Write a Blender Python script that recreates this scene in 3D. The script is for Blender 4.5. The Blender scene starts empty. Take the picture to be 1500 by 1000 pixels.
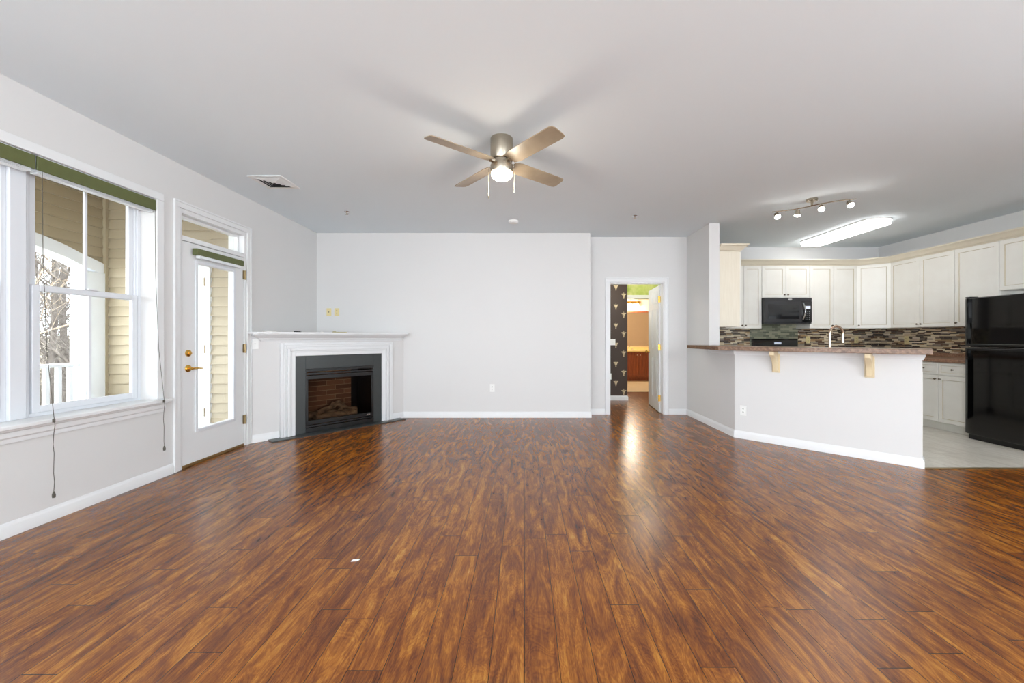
import bpy, bmesh, math, random
from mathutils import Matrix, Vector
from mathutils.geometry import tessellate_polygon
S = bpy.context.scene
C = bpy.context.collection
R = math.radians
# ------------------------------------------------------------------ camera
cd = bpy.data.cameras.new('camera'); cam = bpy.data.objects.new('camera', cd); C.objects.link(cam)
cam.location = (0, 0, 1.19); cam.rotation_euler = (R(90), 0, 0)
cd.sensor_width = 36; cd.lens = 36*580/1500; cd.shift_x = -18/1500; cd.shift_y = -6/1500
cd.clip_start = .05; cd.clip_end = 300
S.camera = cam
# ------------------------------------------------------------------ view, world
S.view_settings.view_transform = 'Standard'; S.view_settings.look = 'None'
S.view_settings.gamma = 1; S.view_settings.use_curve_mapping = False
S.view_settings.exposure = -0.2
w = bpy.data.worlds.new('world'); S.world = w; w.use_nodes = True
bg = w.node_tree.nodes['Background']; bg.inputs[0].default_value = (.90, .95, 1.0, 1); bg.inputs[1].default_value = 11.5
def area(name, loc, rot, sx, sy, power, col=(1, 1, 1), spread=180):
    l = bpy.data.lights.new(name, 'AREA'); l.shape = 'RECTANGLE'; l.size = sx; l.size_y = sy
    l.energy = power; l.color = col; l.spread = R(spread)
    o = bpy.data.objects.new(name, l); C.objects.link(o); o.location = loc; o.rotation_euler = rot
    return o
def point(name, loc, power, col, r=.04):
    l = bpy.data.lights.new(name, 'POINT'); l.energy = power; l.color = col; l.shadow_soft_size = r
    o = bpy.data.objects.new(name, l); C.objects.link(o); o.location = loc
    return o
# unseen fill lamps added behind the camera, tilted up to brighten ceiling and walls
area('fill_rear', (-.9, -2.93, 1.5), (R(138), 0, 0), 3.2, 2.0, 66, (.85, .945, 1))
area('fill_rear_right', (3.6, -2.93, 1.5), (R(138), 0, 0), 3.0, 2.0, 50, (.85, .945, 1))
area('fill_left', (-3.02, -1.2, 1.5), (R(118), 0, R(-90)), 2.2, 1.6, 25, (.84, .94, 1))
area('fill_right', (6.03, -.6, 1.5), (R(113), 0, R(90)), 2.6, 1.8, 190, (.85, .945, 1), 115)  # added against the solid right wall to brighten the left wall
point('bedroom_fill', (1.2, 6.85, 2.3), 34, (1, .96, .9), .15)  # unseen lamp added to light the bedroom beyond the hall door
point('passage_light', (2.45, 7.9, 2.5), 22, (1, .93, .8), .12)

# ------------------------------------------------------------------ helpers
MW = {}
def mat_of(o): return MW.get(o.name, Matrix.Identity(4))
def tag(o, label=None, cat=None, group=None, kind=None):
    if label: o['label'] = label
    if cat: o['category'] = cat
    if group: o['group'] = group
    if kind: o['kind'] = kind
    return o
def thing(name, label=None, cat=None, loc=(0, 0, 0), rz=0, group=None, kind=None):
    o = bpy.data.objects.new(name, None); C.objects.link(o); o.empty_display_size = .1
    o.location = loc; o.rotation_euler = (0, 0, rz)
    MW[o.name] = Matrix.Translation(loc) @ Matrix.Rotation(rz, 4, 'Z')
    return tag(o, label, cat, group, kind)
class MB:
    def __init__(s): s.v = []; s.f = []; s.m = []
    def add(s, vs, fs, m=0):
        b = len(s.v); s.v += [tuple(v) for v in vs]
        for f in fs: s.f.append([b+i for i in f]); s.m.append(m)
        return s
    def box(s, x0, x1, y0, y1, z0, z1, m=0):
        if x0 > x1: x0, x1 = x1, x0
        if y0 > y1: y0, y1 = y1, y0
        if z0 > z1: z0, z1 = z1, z0
        vs = [(x, y, z) for z in (z0, z1) for y in (y0, y1) for x in (x0, x1)]
        return s.add(vs, [(0, 2, 3, 1), (4, 5, 7, 6), (0, 1, 5, 4), (2, 6, 7, 3), (0, 4, 6, 2), (1, 3, 7, 5)], m)
    def prism(s, poly, z0, z1, m=0, holes=()):
        loops = [list(poly)] + [list(h) for h in holes]
        flat = [p for l in loops for p in l]
        tris = tessellate_polygon([[Vector((p[0], p[1], 0)) for p in l] for l in loops])
        n = len(flat)
        vs = [(p[0], p[1], z0) for p in flat] + [(p[0], p[1], z1) for p in flat]
        fs = [tuple(t) for t in tris] + [tuple(i+n for i in t) for t in tris]
        if not holes: fs = [tuple(range(n)), tuple(range(n, 2*n))]
        b = 0
        for l in loops:
            k = len(l)
            for i in range(k): fs.append((b+i, b+(i+1) % k, n+b+(i+1) % k, n+b+i))
            b += k
        return s.add(vs, fs, m)
    def extrude(s, prof, p0, ax, up, along, length, m=0):
        """profile (a,b) in plane (ax,up) at p0 pushed by along*length"""
        p0 = Vector(p0); ax = Vector(ax); up = Vector(up); al = Vector(along)
        a = [p0+ax*u+up*v for u, v in prof]; b = [p+al*length for p in a]; n = len(a)
        return s.add([tuple(p) for p in a+b], [tuple(range(n)), tuple(range(n, 2*n))]+[(i, (i+1) % n, n+(i+1) % n, n+i) for i in range(n)], m)
    def lathe(s, prof, c=(0, 0, 0), axis='Z', n=24, m=0, sx=1, sy=1):
        vs = []; fs = []
        for r, h in prof:
            for i in range(n):
                a = 2*math.pi*i/n; u, v = r*math.cos(a)*sx, r*math.sin(a)*sy
                p = {'Z': (u, v, h), 'Y': (u, h, v), 'X': (h, u, v)}[axis]
                vs.append((c[0]+p[0], c[1]+p[1], c[2]+p[2]))
        k = len(prof)
        for j in range(k-1):
            for i in range(n): fs.append((j*n+i, j*n+(i+1) % n, (j+1)*n+(i+1) % n, (j+1)*n+i))
        fs.append(tuple(range(n))); fs.append(tuple(range((k-1)*n, k*n)))
        return s.add(vs, fs, m)
    def tube(s, pts, r, n=8, m=0):
        pts = [Vector(p) for p in pts]; rs = r if isinstance(r, (list, tuple)) else [r]*len(pts)
        vs = []; fs = []; prev = None
        for i, p in enumerate(pts):
            d = (pts[min(i+1, len(pts)-1)]-pts[max(i-1, 0)]).normalized()
            if prev is None: a = d.orthogonal().normalized()
            else: a = (prev-d*prev.dot(d)); a = a.normalized() if a.length > 1e-6 else d.orthogonal().normalized()
            prev = a; b = d.cross(a)
            for k in range(n):
                t = 2*math.pi*k/n; q = p+(a*math.cos(t)+b*math.sin(t))*rs[i]; vs.append(tuple(q))
        for j in range(len(pts)-1):
            for i in range(n): fs.append((j*n+i, j*n+(i+1) % n, (j+1)*n+(i+1) % n, (j+1)*n+i))
        fs.append(tuple(range(n))); fs.append(tuple(range((len(pts)-1)*n, len(pts)*n)))
        return s.add(vs, fs, m)
    def sweep(s, path, prof, m=0):
        """closed profile (out, z) swept along an xy path; out = right-hand side of travel"""
        n = len(path); P = [Vector(p) for p in path]; nor = []
        for i in range(n):
            ds = []
            if i > 0: ds.append((P[i]-P[i-1]).normalized())
            if i < n-1: ds.append((P[i+1]-P[i]).normalized())
            ns = [Vector((d.y, -d.x)) for d in ds]
            if len(ns) == 1: nor.append(ns[0])
            else:
                b = (ns[0]+ns[1]).normalized(); nor.append(b/max(.3, b.dot(ns[0])))
        k = len(prof); vs = []; fs = []
        for i in range(n):
            for o, z in prof: q = P[i]+nor[i]*o; vs.append((q.x, q.y, z))
        for i in range(n-1):
            for j in range(k): fs.append((i*k+j, i*k+(j+1) % k, (i+1)*k+(j+1) % k, (i+1)*k+j))
        fs.append(tuple(range(k))); fs.append(tuple(range((n-1)*k, n*k)))
        return s.add(vs, fs, m)
    def panel(s, x0, x1, z0, z1, rings, m=0, gm=None, gr=()):
        """front facing -y panel from nested rectangles: rings = (inset, y)"""
        vs = []; fs = []
        for ins, y in rings:
            vs += [(x0+ins, y, z0+ins), (x1-ins, y, z0+ins), (x1-ins, y, z1-ins), (x0+ins, y, z1-ins)]
        b = len(s.v); s.v += vs; k = len(rings)
        for j in range(k-1):
            for i in range(4):
                s.f.append([b+j*4+i, b+j*4+(i+1) % 4, b+(j+1)*4+(i+1) % 4, b+(j+1)*4+i]); s.m.append(gm if (gm is not None and j in gr) else m)
        s.f.append([b+(k-1)*4+i for i in range(4)]); s.m.append(m)
        s.f.append([b+i for i in (3, 2, 1, 0)]); s.m.append(m)
        return s
    def grid(s, a, us, zs, skip, m=0):
        """wall cells; a(u0,u1,z0,z1) -> box args; skip(u,z) tells an opening"""
        for i in range(len(us)-1):
            for j in range(len(zs)-1):
                if not skip((us[i]+us[i+1])/2, (zs[j]+zs[j+1])/2): s.box(*a(us[i], us[i+1], zs[j], zs[j+1]), m)
        return s
    def build(s, name, mats, parent=None, world=False, bevel=0, kind=None, angle=35, merge=True):
        if not isinstance(mats, (list, tuple)): mats = [mats]
        vs = [Vector(v) for v in s.v]; loc = Vector((0, 0, 0)); M = Matrix.Identity(4)
        if parent is None:
            xs = [v.x for v in vs]; ys = [v.y for v in vs]; zs = [v.z for v in vs]
            loc = Vector(((min(xs)+max(xs))/2, (min(ys)+max(ys))/2, min(zs))); vs = [v-loc for v in vs]; M = Matrix.Translation(loc)
        else:
            M = mat_of(parent)
            if world: iv = M.inverted(); vs = [iv @ v for v in vs]
        me = bpy.data.meshes.new(name); me.from_pydata([tuple(v) for v in vs], [], s.f)
        for mt in mats: me.materials.append(mt)
        me.polygons.foreach_set('material_index', s.m)
        bm = bmesh.new(); bm.from_mesh(me)
        bmesh.ops.recalc_face_normals(bm, faces=bm.faces)
        for f in bm.faces: f.smooth = True
        bm.to_mesh(me); bm.free(); me.set_sharp_from_angle(angle=R(angle)); me.update()
        o = bpy.data.objects.new(name, me); C.objects.link(o); o.location = loc
        if parent is not None: o.parent = parent
        MW[o.name] = M
        if bevel:
            b = o.modifiers.new('bevel', 'BEVEL'); b.width = bevel; b.segments = 2; b.limit_method = 'ANGLE'; b.angle_limit = R(40); b.harden_normals = False
        if kind: o['kind'] = kind
        return o
# ------------------------------------------------------------------ materials
def srgb(r, g, b):
    f = lambda c: (c/255/12.92) if c/255 <= .04045 else ((c/255+.055)/1.055)**2.4
    return (f(r), f(g), f(b), 1)
def nm(name):
    m = bpy.data.materials.new(name); m.use_nodes = True; nt = m.node_tree
    return m, nt, nt.nodes['Principled BSDF'], nt.nodes, nt.links
def simple(name, col, rough=.5, metal=0, var=.03, scale=8, bump=0, bscale=200, spec=.5, coat=0):
    m, nt, p, N, L = nm(name)
    p.inputs['Roughness'].default_value = rough; p.inputs['Metallic'].default_value = metal
    p.inputs['Specular IOR Level'].default_value = spec; p.inputs['Coat Weight'].default_value = coat
    c = srgb(*col); tc = N.new('ShaderNodeTexCoord')
    nz = N.new('ShaderNodeTexNoise'); nz.inputs['Scale'].default_value = scale; nz.inputs['Detail'].default_value = 4
    L.new(tc.outputs['Object'], nz.inputs['Vector'])
    mx = N.new('ShaderNodeMix'); mx.data_type = 'RGBA'
    mx.inputs[6].default_value = tuple(x*(1-var) for x in c[:3])+(1,); mx.inputs[7].default_value = tuple(min(1, x*(1+var)) for x in c[:3])+(1,)
    L.new(nz.outputs['Fac'], mx.inputs[0]); L.new(mx.outputs[2], p.inputs['Base Color'])
    if bump:
        n2 = N.new('ShaderNodeTexNoise'); n2.inputs['Scale'].default_value = bscale; n2.inputs['Detail'].default_value = 3
        L.new(tc.outputs['Object'], n2.inputs['Vector'])
        b = N.new('ShaderNodeBump'); b.inputs['Strength'].default_value = bump; b.inputs['Distance'].default_value = .002
        L.new(n2.outputs['Fac'], b.inputs['Height']); L.new(b.outputs[0], p.inputs['Normal'])
    return m
def emit(name, col, strength):
    m, nt, p, N, L = nm(name); c = tuple(col)+(1,)
    p.inputs['Base Color'].default_value = (.9, .9, .9, 1); p.inputs['Emission Color'].default_value = c; p.inputs['Emission Strength'].default_value = strength
    return m
def glassy(name, tint=(1, 1, 1), refl=.08, rough=0.0):
    m, nt, p, N, L = nm(name); N.remove(p); out = [n for n in N if n.type == 'OUTPUT_MATERIAL'][0]
    t = N.new('ShaderNodeBsdfTransparent'); t.inputs[0].default_value = tuple(tint)+(1,)
    g = N.new('ShaderNodeBsdfGlossy'); g.inputs['Roughness'].default_value = rough
    lw = N.new('ShaderNodeLayerWeight'); lw.inputs[0].default_value = .25
    mr = N.new('ShaderNodeMath'); mr.operation = 'MULTIPLY'; mr.inputs[1].default_value = refl*4
    L.new(lw.outputs['Fresnel'], mr.inputs[0])
    x = N.new('ShaderNodeMixShader'); L.new(mr.outputs[0], x.inputs[0]); L.new(t.outputs[0], x.inputs[1]); L.new(g.outputs[0], x.inputs[2]); L.new(x.outputs[0], out.inputs[0])
    return m
def math_n(N, L, op, a, b=None):
    n = N.new('ShaderNodeMath'); n.operation = op
    for i, v in enumerate((a, b)):
        if v is None: continue
        if isinstance(v, (int, float)): n.inputs[i].default_value = v
        else: L.new(v, n.inputs[i])
    return n.outputs[0]
def ramp(N, L, fac, stops, interp='LINEAR'):
    r = N.new('ShaderNodeValToRGB'); r.color_ramp.interpolation = interp; e = r.color_ramp.elements
    while len(e) < len(stops): e.new(.5)
    for el, (p, c) in zip(e, stops): el.position = p; el.color = srgb(*c)
    L.new(fac, r.inputs[0]); return r.outputs[0]
def plank_floor(name, pw, pl, stops, seam, rough, gx=14, gy=1.3, bump=.25, spec=.5, streak=.55, swirl=1.0, seamw=.0016):
    m, nt, p, N, L = nm(name)
    g = N.new('ShaderNodeNewGeometry'); sp = N.new('ShaderNodeSeparateXYZ'); L.new(g.outputs['Position'], sp.inputs[0])
    X, Y = sp.outputs[0], sp.outputs[1]
    row = math_n(N, L, 'FLOOR', math_n(N, L, 'DIVIDE', X, pw))
    wn = N.new('ShaderNodeTexWhiteNoise'); wn.noise_dimensions = '1D'; L.new(row, wn.inputs['W'])
    Y2 = math_n(N, L, 'ADD', Y, math_n(N, L, 'MULTIPLY', wn.outputs['Value'], pl*7))
    cidx = math_n(N, L, 'FLOOR', math_n(N, L, 'DIVIDE', Y2, pl))
    cb = N.new('ShaderNodeCombineXYZ'); L.new(row, cb.inputs[0]); L.new(cidx, cb.inputs[1])
    w2 = N.new('ShaderNodeTexWhiteNoise'); w2.noise_dimensions = '2D'; L.new(cb.outputs[0], w2.inputs['Vector']); r = w2.outputs['Value']
    fx = math_n(N, L, 'MULTIPLY', math_n(N, L, 'FRACT', math_n(N, L, 'DIVIDE', X, pw)), pw)
    fy = math_n(N, L, 'MULTIPLY', math_n(N, L, 'FRACT', math_n(N, L, 'DIVIDE', Y2, pl)), pl)
    s1 = math_n(N, L, 'LESS_THAN', fx, seamw); s2 = math_n(N, L, 'LESS_THAN', fy, seamw*1.3)
    sm = math_n(N, L, 'MAXIMUM', s1, s2)
    def vec(kx, ky, off):
        c = N.new('ShaderNodeCombineXYZ')
        L.new(math_n(N, L, 'MULTIPLY', X, kx), c.inputs[0]); L.new(math_n(N, L, 'MULTIPLY', Y2, ky), c.inputs[1])
        L.new(math_n(N, L, 'MULTIPLY', r, off), c.inputs[2]); return c.outputs[0]
    n1 = N.new('ShaderNodeTexNoise'); n1.inputs['Scale'].default_value = 1; n1.inputs['Detail'].default_value = 6; n1.inputs['Roughness'].default_value = .60; n1.inputs['Distortion'].default_value = swirl
    L.new(vec(gx, gy, 60), n1.inputs['Vector'])
    n2 = N.new('ShaderNodeTexNoise'); n2.inputs['Scale'].default_value = 1; n2.inputs['Detail'].default_value = 6; n2.inputs['Roughness'].default_value = .75; n2.inputs['Distortion'].default_value = .6
    L.new(vec(gx*11, gy*3.0, 90), n2.inputs['Vector'])
    # growth rings: contour lines of a slow noise field, as on flat sawn boards
    n4 = N.new('ShaderNodeTexNoise'); n4.inputs['Scale'].default_value = 1; n4.inputs['Detail'].default_value = 5; n4.inputs['Roughness'].default_value = .55; n4.inputs['Distortion'].default_value = .9
    L.new(vec(gx*.55, gy*.75, 40), n4.inputs['Vector'])
    n3o = math_n(N, L, 'ADD', math_n(N, L, 'MULTIPLY', math_n(N, L, 'SINE', math_n(N, L, 'MULTIPLY', n4.outputs['Fac'], 170)), .5), .5)
    f = math_n(N, L, 'ADD', math_n(N, L, 'MULTIPLY', n1.outputs['Fac'], 1.0), math_n(N, L, 'MULTIPLY', math_n(N, L, 'SUBTRACT', n2.outputs['Fac'], .5), streak))
    f = math_n(N, L, 'ADD', f, math_n(N, L, 'MULTIPLY', math_n(N, L, 'SUBTRACT', n3o, .5), .09))
    f = math_n(N, L, 'ADD', f, math_n(N, L, 'MULTIPLY', math_n(N, L, 'SUBTRACT', r, .5), .08))
    col = ramp(N, L, f, stops)
    mx = N.new('ShaderNodeMix'); mx.data_type = 'RGBA'; mx.inputs[7].default_value = srgb(*seam)
    L.new(math_n(N, L, 'MULTIPLY', sm, .9), mx.inputs[0]); L.new(col, mx.inputs[6]); L.new(mx.outputs[2], p.inputs['Base Color'])
    p.inputs['Roughness'].default_value = rough; p.inputs['Specular IOR Level'].default_value = spec
    L.new(math_n(N, L, 'ADD', math_n(N, L, 'MULTIPLY', n2.outputs['Fac'], .12), rough-.06), p.inputs['Roughness'])
    h = math_n(N, L, 'SUBTRACT', math_n(N, L, 'ADD', math_n(N, L, 'MULTIPLY', n2.outputs['Fac'], .5), math_n(N, L, 'MULTIPLY', n1.outputs['Fac'], .5)), math_n(N, L, 'MULTIPLY', sm, .8))
    b = N.new('ShaderNodeBump'); b.inputs['Strength'].default_value = bump; b.inputs['Distance'].default_value = .003
    L.new(h, b.inputs['Height']); L.new(b.outputs[0], p.inputs['Normal'])
    return m
def brick_mat(name, bw, bh, mortar, stops, mcol, rough, interp='CONSTANT', msize=.0015, offset=.5, bump=.3, var=.06, spec=.5):
    m, nt, p, N, L = nm(name)
    g = N.new('ShaderNodeNewGeometry'); sp = N.new('ShaderNodeSeparateXYZ'); L.new(g.outputs['Position'], sp.inputs[0])
    u = math_n(N, L, 'ADD', sp.outputs[0], sp.outputs[1]); z = math_n(N, L, 'ADD', sp.outputs[2], .0003)
    row = math_n(N, L, 'FLOOR', math_n(N, L, 'DIVIDE', z, bh))
    wn = N.new('ShaderNodeTexWhiteNoise'); wn.noise_dimensions = '1D'; L.new(row, wn.inputs['W'])
    off = wn.outputs['Value'] if offset is None else math_n(N, L, 'MULTIPLY', math_n(N, L, 'FRACT', math_n(N, L, 'MULTIPLY', row, .5)), offset*2)
    u2 = math_n(N, L, 'ADD', math_n(N, L, 'DIVIDE', u, bw), off)
    c = N.new('ShaderNodeCombineXYZ'); L.new(row, c.inputs[0]); L.new(math_n(N, L, 'FLOOR', u2), c.inputs[1])
    w2 = N.new('ShaderNodeTexWhiteNoise'); w2.noise_dimensions = '2D'; L.new(c.outputs[0], w2.inputs['Vector'])
    fx = math_n(N, L, 'MULTIPLY', math_n(N, L, 'FRACT', u2), bw); fz = math_n(N, L, 'MULTIPLY', math_n(N, L, 'FRACT', math_n(N, L, 'DIVIDE', z, bh)), bh)
    sm = math_n(N, L, 'MAXIMUM', math_n(N, L, 'LESS_THAN', fx, msize), math_n(N, L, 'LESS_THAN', fz, msize))
    col = ramp(N, L, w2.outputs['Value'], stops, interp)
    mx = N.new('ShaderNodeMix'); mx.data_type = 'RGBA'; mx.inputs[7].default_value = srgb(*mcol)
    L.new(sm, mx.inputs[0]); L.new(col, mx.inputs[6]); L.new(mx.outputs[2], p.inputs['Base Color'])
    p.inputs['Roughness'].default_value = rough; p.inputs['Specular IOR Level'].default_value = spec
    b = N.new('ShaderNodeBump'); b.inputs['Strength'].default_value = bump; b.inputs['Distance'].default_value = .002; b.invert = True
    L.new(sm, b.inputs['Height']); L.new(b.outputs[0], p.inputs['Normal'])
    return m
def speckle(name, stops, scale, rough, detail=6, stretch=(1, 1, 1), dist=.3, bump=0):
    m, nt, p, N, L = nm(name)
    g = N.new('ShaderNodeTexCoord'); mp = N.new('ShaderNodeMapping'); mp.inputs['Scale'].default_value = stretch
    L.new(g.outputs['Object'], mp.inputs[0])
    n = N.new('ShaderNodeTexNoise'); n.inputs['Scale'].default_value = scale; n.inputs['Detail'].default_value = detail; n.inputs['Distortion'].default_value = dist
    L.new(mp.outputs[0], n.inputs['Vector']); L.new(ramp(N, L, n.outputs['Fac'], stops), p.inputs['Base Color'])
    p.inputs['Roughness'].default_value = rough
    if bump:
        b = N.new('ShaderNodeBump'); b.inputs['Strength'].default_value = bump; b.inputs['Distance'].default_value = .003
        L.new(n.outputs['Fac'], b.inputs['Height']); L.new(b.outputs[0], p.inputs['Normal'])
    return m
M = {}
M['wall'] = simple('wall_paint', (217, 216, 215), .62, var=.008, scale=2, bump=.05, bscale=350)
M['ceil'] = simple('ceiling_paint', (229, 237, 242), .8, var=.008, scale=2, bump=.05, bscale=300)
M['trim'] = simple('trim_paint', (229, 230, 231), .35, var=.01)
M['vinyl'] = simple('window_vinyl', (222, 225, 230), .4, var=.01)
M['wood'] = plank_floor('hickory_laminate', .127, 1.22,
    [(.20, (74, 40, 26)), (.36, (100, 55, 28)), (.47, (121, 69, 29)), (.56, (139, 83, 32)), (.68, (164, 107, 40)), (.84, (188, 134, 56))],
    (30, 18, 14), .25, gx=10, gy=2.0, bump=.22, spec=.42, streak=.62, swirl=2.0, seamw=.0024)
M['tile'] = plank_floor('stone_plank_tile', .30, .61,
    [(.2, (186, 178, 164)), (.5, (214, 208, 196)), (.8, (232, 228, 218))], (165, 155, 140), .3, gx=6, gy=1.2, bump=.08, streak=.5, seamw=.003)
M['bathtile'] = simple('bath_tile', (216, 196, 160), .35, var=.06)
M['cab'] = speckle('cream_cabinet_paint', [(.3, (228, 225, 217)), (.7, (233, 231, 224))], 5, .38)
M['glaze'] = simple('cabinet_glaze', (186, 172, 144), .45)
M['cabend'] = speckle('maple_cabinet_end', [(.3, (224, 215, 196)), (.7, (231, 223, 206))], 4, .4, stretch=(12, 12, 1))
M['crownp'] = simple('crown_paint', (222, 213, 193), .4, var=.02)
M['counter'] = speckle('brown_laminate', [(.25, (98, 68, 52)), (.45, (138, 102, 80)), (.6, (160, 124, 100)), (.8, (190, 158, 132))], 60, .3, detail=5)
M['bartop'] = speckle('bar_laminate', [(.25, (88, 64, 50)), (.5, (128, 98, 76)), (.75, (156, 126, 102))], 40, .28, detail=5)
M['mosaic'] = brick_mat('linear_mosaic', .115, .0165, 0, [(0, (46, 28, 24)), (.30, (84, 54, 40)), (.42, (214, 196, 162)), (.60, (166, 136, 98)), (.74, (232, 220, 194)), (.88, (140, 128, 116))], (196, 184, 160), .2, offset=None)
M['glasstile'] = brick_mat('green_glass_subway', .10, .030, 0, [(0, (102, 104, 88)), (.35, (126, 127, 108)), (.7, (150, 148, 126))], (172, 168, 148), .12)
M['firebrick'] = brick_mat('fire_brick', .34, .066, 0, [(0, (150, 100, 72)), (.35, (168, 116, 84)), (.7, (136, 90, 64))], (212, 176, 140), .8, msize=.007)
M['blackstone'] = simple('charcoal_slate', (54, 58, 58), .35, var=.12, scale=12)
M['blackmetal'] = simple('black_metal', (16, 16, 17), .3)
M['blackgloss'] = simple('black_enamel', (7, 7, 8), .07, var=.1, spec=.55)
M['darkgrey'] = simple('dark_grey_plastic', (52, 52, 54), .25)
M['mwglass'] = simple('smoked_glass', (30, 31, 33), .06, spec=.7)
M['display'] = emit('blue_display', (.10, .25, .6), .35)
M['chrome'] = simple('chrome', (210, 210, 212), .12, metal=1, var=.01)
M['nickel'] = simple('brushed_nickel', (176, 166, 150), .27, metal=1, var=.02)
M['knob'] = simple('antique_nickel_knob', (110, 98, 84), .3, metal=1)
M['faucetm'] = simple('warm_nickel_faucet', (198, 172, 150), .22, metal=1)
M['brass'] = simple('brass', (214, 170, 84), .22, metal=1)
M['hingem'] = simple('aged_brass_hinge', (142, 124, 92), .35, metal=1)
M['blade'] = speckle('fan_blade_wood', [(.3, (142, 126, 104)), (.7, (164, 147, 124))], 6, .38, stretch=(1, 1, 1))
M['corbel'] = speckle('pale_maple', [(.3, (216, 196, 156)), (.7, (232, 216, 182))], 7, .5, stretch=(1, 1, .2))
M['plate'] = simple('white_plastic_plate', (236, 236, 234), .35, var=.005)
M['almond'] = simple('almond_plate', (222, 206, 152), .4, var=.01)
M['slot'] = simple('dark_slot', (40, 38, 36), .6)
M['glass'] = glassy('clear_glass', (.97, .985, .98), .05)
M['fireglass'] = glassy('fireplace_glass', (.68, .66, .64), .04)
M['green'] = simple('olive_blind', (92, 98, 56), .5, var=.12, scale=30)
M['whiteslat'] = simple('white_slat', (232, 236, 240), .3)
M['cord'] = simple('grey_cord', (120, 118, 112), .8)
M['cordl'] = simple('dark_cord', (84, 80, 72), .8)
M['siding'] = simple('beige_vinyl_siding', (178, 164, 138), .55, var=.03, scale=3)
M['extwhite'] = simple('exterior_white', (240, 243, 247), .5, var=.01)
M['deck'] = simple('balcony_deck', (112, 106, 98), .8, var=.08)
M['bark'] = speckle('grey_bark', [(.3, (74, 67, 62)), (.7, (116, 108, 101))], 9, .9, stretch=(1, 1, .2), bump=.3)
M['palebark'] = speckle('pale_bark', [(.3, (150, 132, 110)), (.7, (186, 170, 150))], 9, .9, stretch=(1, 1, .2))
M['litter'] = speckle('leaf_litter', [(.3, (92, 84, 70)), (.5, (128, 116, 98)), (.7, (150, 142, 124))], 3, .95, detail=10, bump=.5)
M['brush'] = speckle('dry_brush', [(.3, (92, 85, 76)), (.6, (126, 118, 108)), (.8, (98, 104, 82))], 2, .95)
M['paper'] = simple('dark_brown_wallpaper', (66, 52, 44), .6, var=.05, scale=4)
M['motif'] = simple('gold_motif', (206, 188, 150), .45, var=.05)
M['greenwall'] = speckle('green_faux_paint', [(.35, (150, 168, 70)), (.5, (178, 190, 104)), (.65, (204, 206, 140))], 4, .7, detail=4)
M['pinkwall'] = simple('peach_wall', (234, 216, 196), .7)
M['vanwood'] = speckle('cherry_wood', [(.3, (112, 52, 26)), (.7, (148, 76, 40))], 6, .35, stretch=(6, 6, .6))
M['vantop'] = simple('cream_vanity_top', (228, 204, 140), .3, var=.06, scale=30)
M['mirror'] = simple('mirror_silver', (214, 206, 192), .04, metal=1, var=0)
M['log'] = speckle('ceramic_log', [(.3, (110, 84, 62)), (.6, (170, 136, 106)), (.8, (200, 172, 140))], 14, .9, bump=.6)
M['fanglow'] = emit('fan_diffuser_glow', (1, .90, .70), 9)
M['bulb'] = emit('spot_bulb_glow', (1, .96, .9), 70)
M['tubeglow'] = emit('fluorescent_diffuser_glow', (1, .99, .97), 7.5)
M['vanglow'] = emit('vanity_shade_glow', (1, .86, .6), 5)
M['steel'] = simple('stainless_steel', (170, 172, 174), .25, metal=1)
M['dirtwhite'] = simple('soft_white', (226, 224, 220), .7)
M['oldpaper'] = simple('tan_plastic', (176, 164, 110), .5)
M['threshold'] = simple('bronze_threshold', (150, 122, 80), .35, metal=.7)
M['louver'] = simple('vent_white', (230, 231, 230), .4, var=.005)
M['ventdark'] = simple('duct_dark', (66, 66, 68), .7)
# ------------------------------------------------------------------ geometry constants
XL = -3.08; XR = 6.094; YB = 5.876; YH = 6.116; YK = 6.81; H = 2.74; XP = 2.51; YR = -3.0
def struct(mb, name, mats, **k): return mb.build(name, mats, kind='structure', **k)
# ------------------------------------------------------------------ shell
struct(MB().box(-3.28, 6.24, YR-.12, 8.68, -.12, 0), 'floor', M['wood'])
TP = [(3.62, 3.60), (6.094, 3.60), (6.094, 6.81), (2.65, 6.81), (2.65, 4.78), (3.72, 3.70)]
struct(MB().prism(TP, 0, .004), 'floor', M['tile'])
struct(MB().box(1.2, 5.0, 8.68, 11.6, -.12, 0), 'floor', M['bathtile'])
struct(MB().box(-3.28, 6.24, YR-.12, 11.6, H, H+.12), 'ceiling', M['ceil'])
wl = MB(); ys = [YR-.12, -2.3, -.1, 1.66, 3.31, 3.53, 4.39, 6.236]; zs = [0, .67, 2.345, 2.35, H]
def lskip(y, z): return (1.66 < y < 3.31 and .67 < z < 2.345) or (3.53 < y < 4.39 and z < 2.35) or (-2.3 < y < -.1 and .67 < z < 2.345)
wl.grid(lambda a, b, c, d: (XL-.18, XL, a, b, c, d), ys, zs, lskip); struct(wl, 'wall_left', M['wall'])
struct(MB().box(XL, .983, YB, YH+.12, 0, H), 'wall_back', M['wall'])
wh = MB().grid(lambda a, b, c, d: (a, b, YH, YH+.12, c, d), [.983, 1.31, 2.165, XP], [0, 2.05, H], lambda x, z: 1.31 < x < 2.165 and z < 2.05)
struct(wh, 'wall_hall', M['wall'])
struct(MB().box(XP, 2.65, 5.374, 6.93, 0, H), 'wall_partition', M['wall'])
hw = MB().prism([(XP, 5.374), (XP, 4.72), (3.62, 3.60), (3.72, 3.70), (2.65, 4.78), (2.65, 5.374)], 0, 1.04)
struct(hw, 'wall_bar', M['wall'])
struct(MB().box(2.65, 6.24, YK, 6.93, 0, H), 'wall_kitchen', M['wall'])
struct(MB().box(XR, 6.24, YR, YK, 0, H), 'wall_right', M['wall'])
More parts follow.
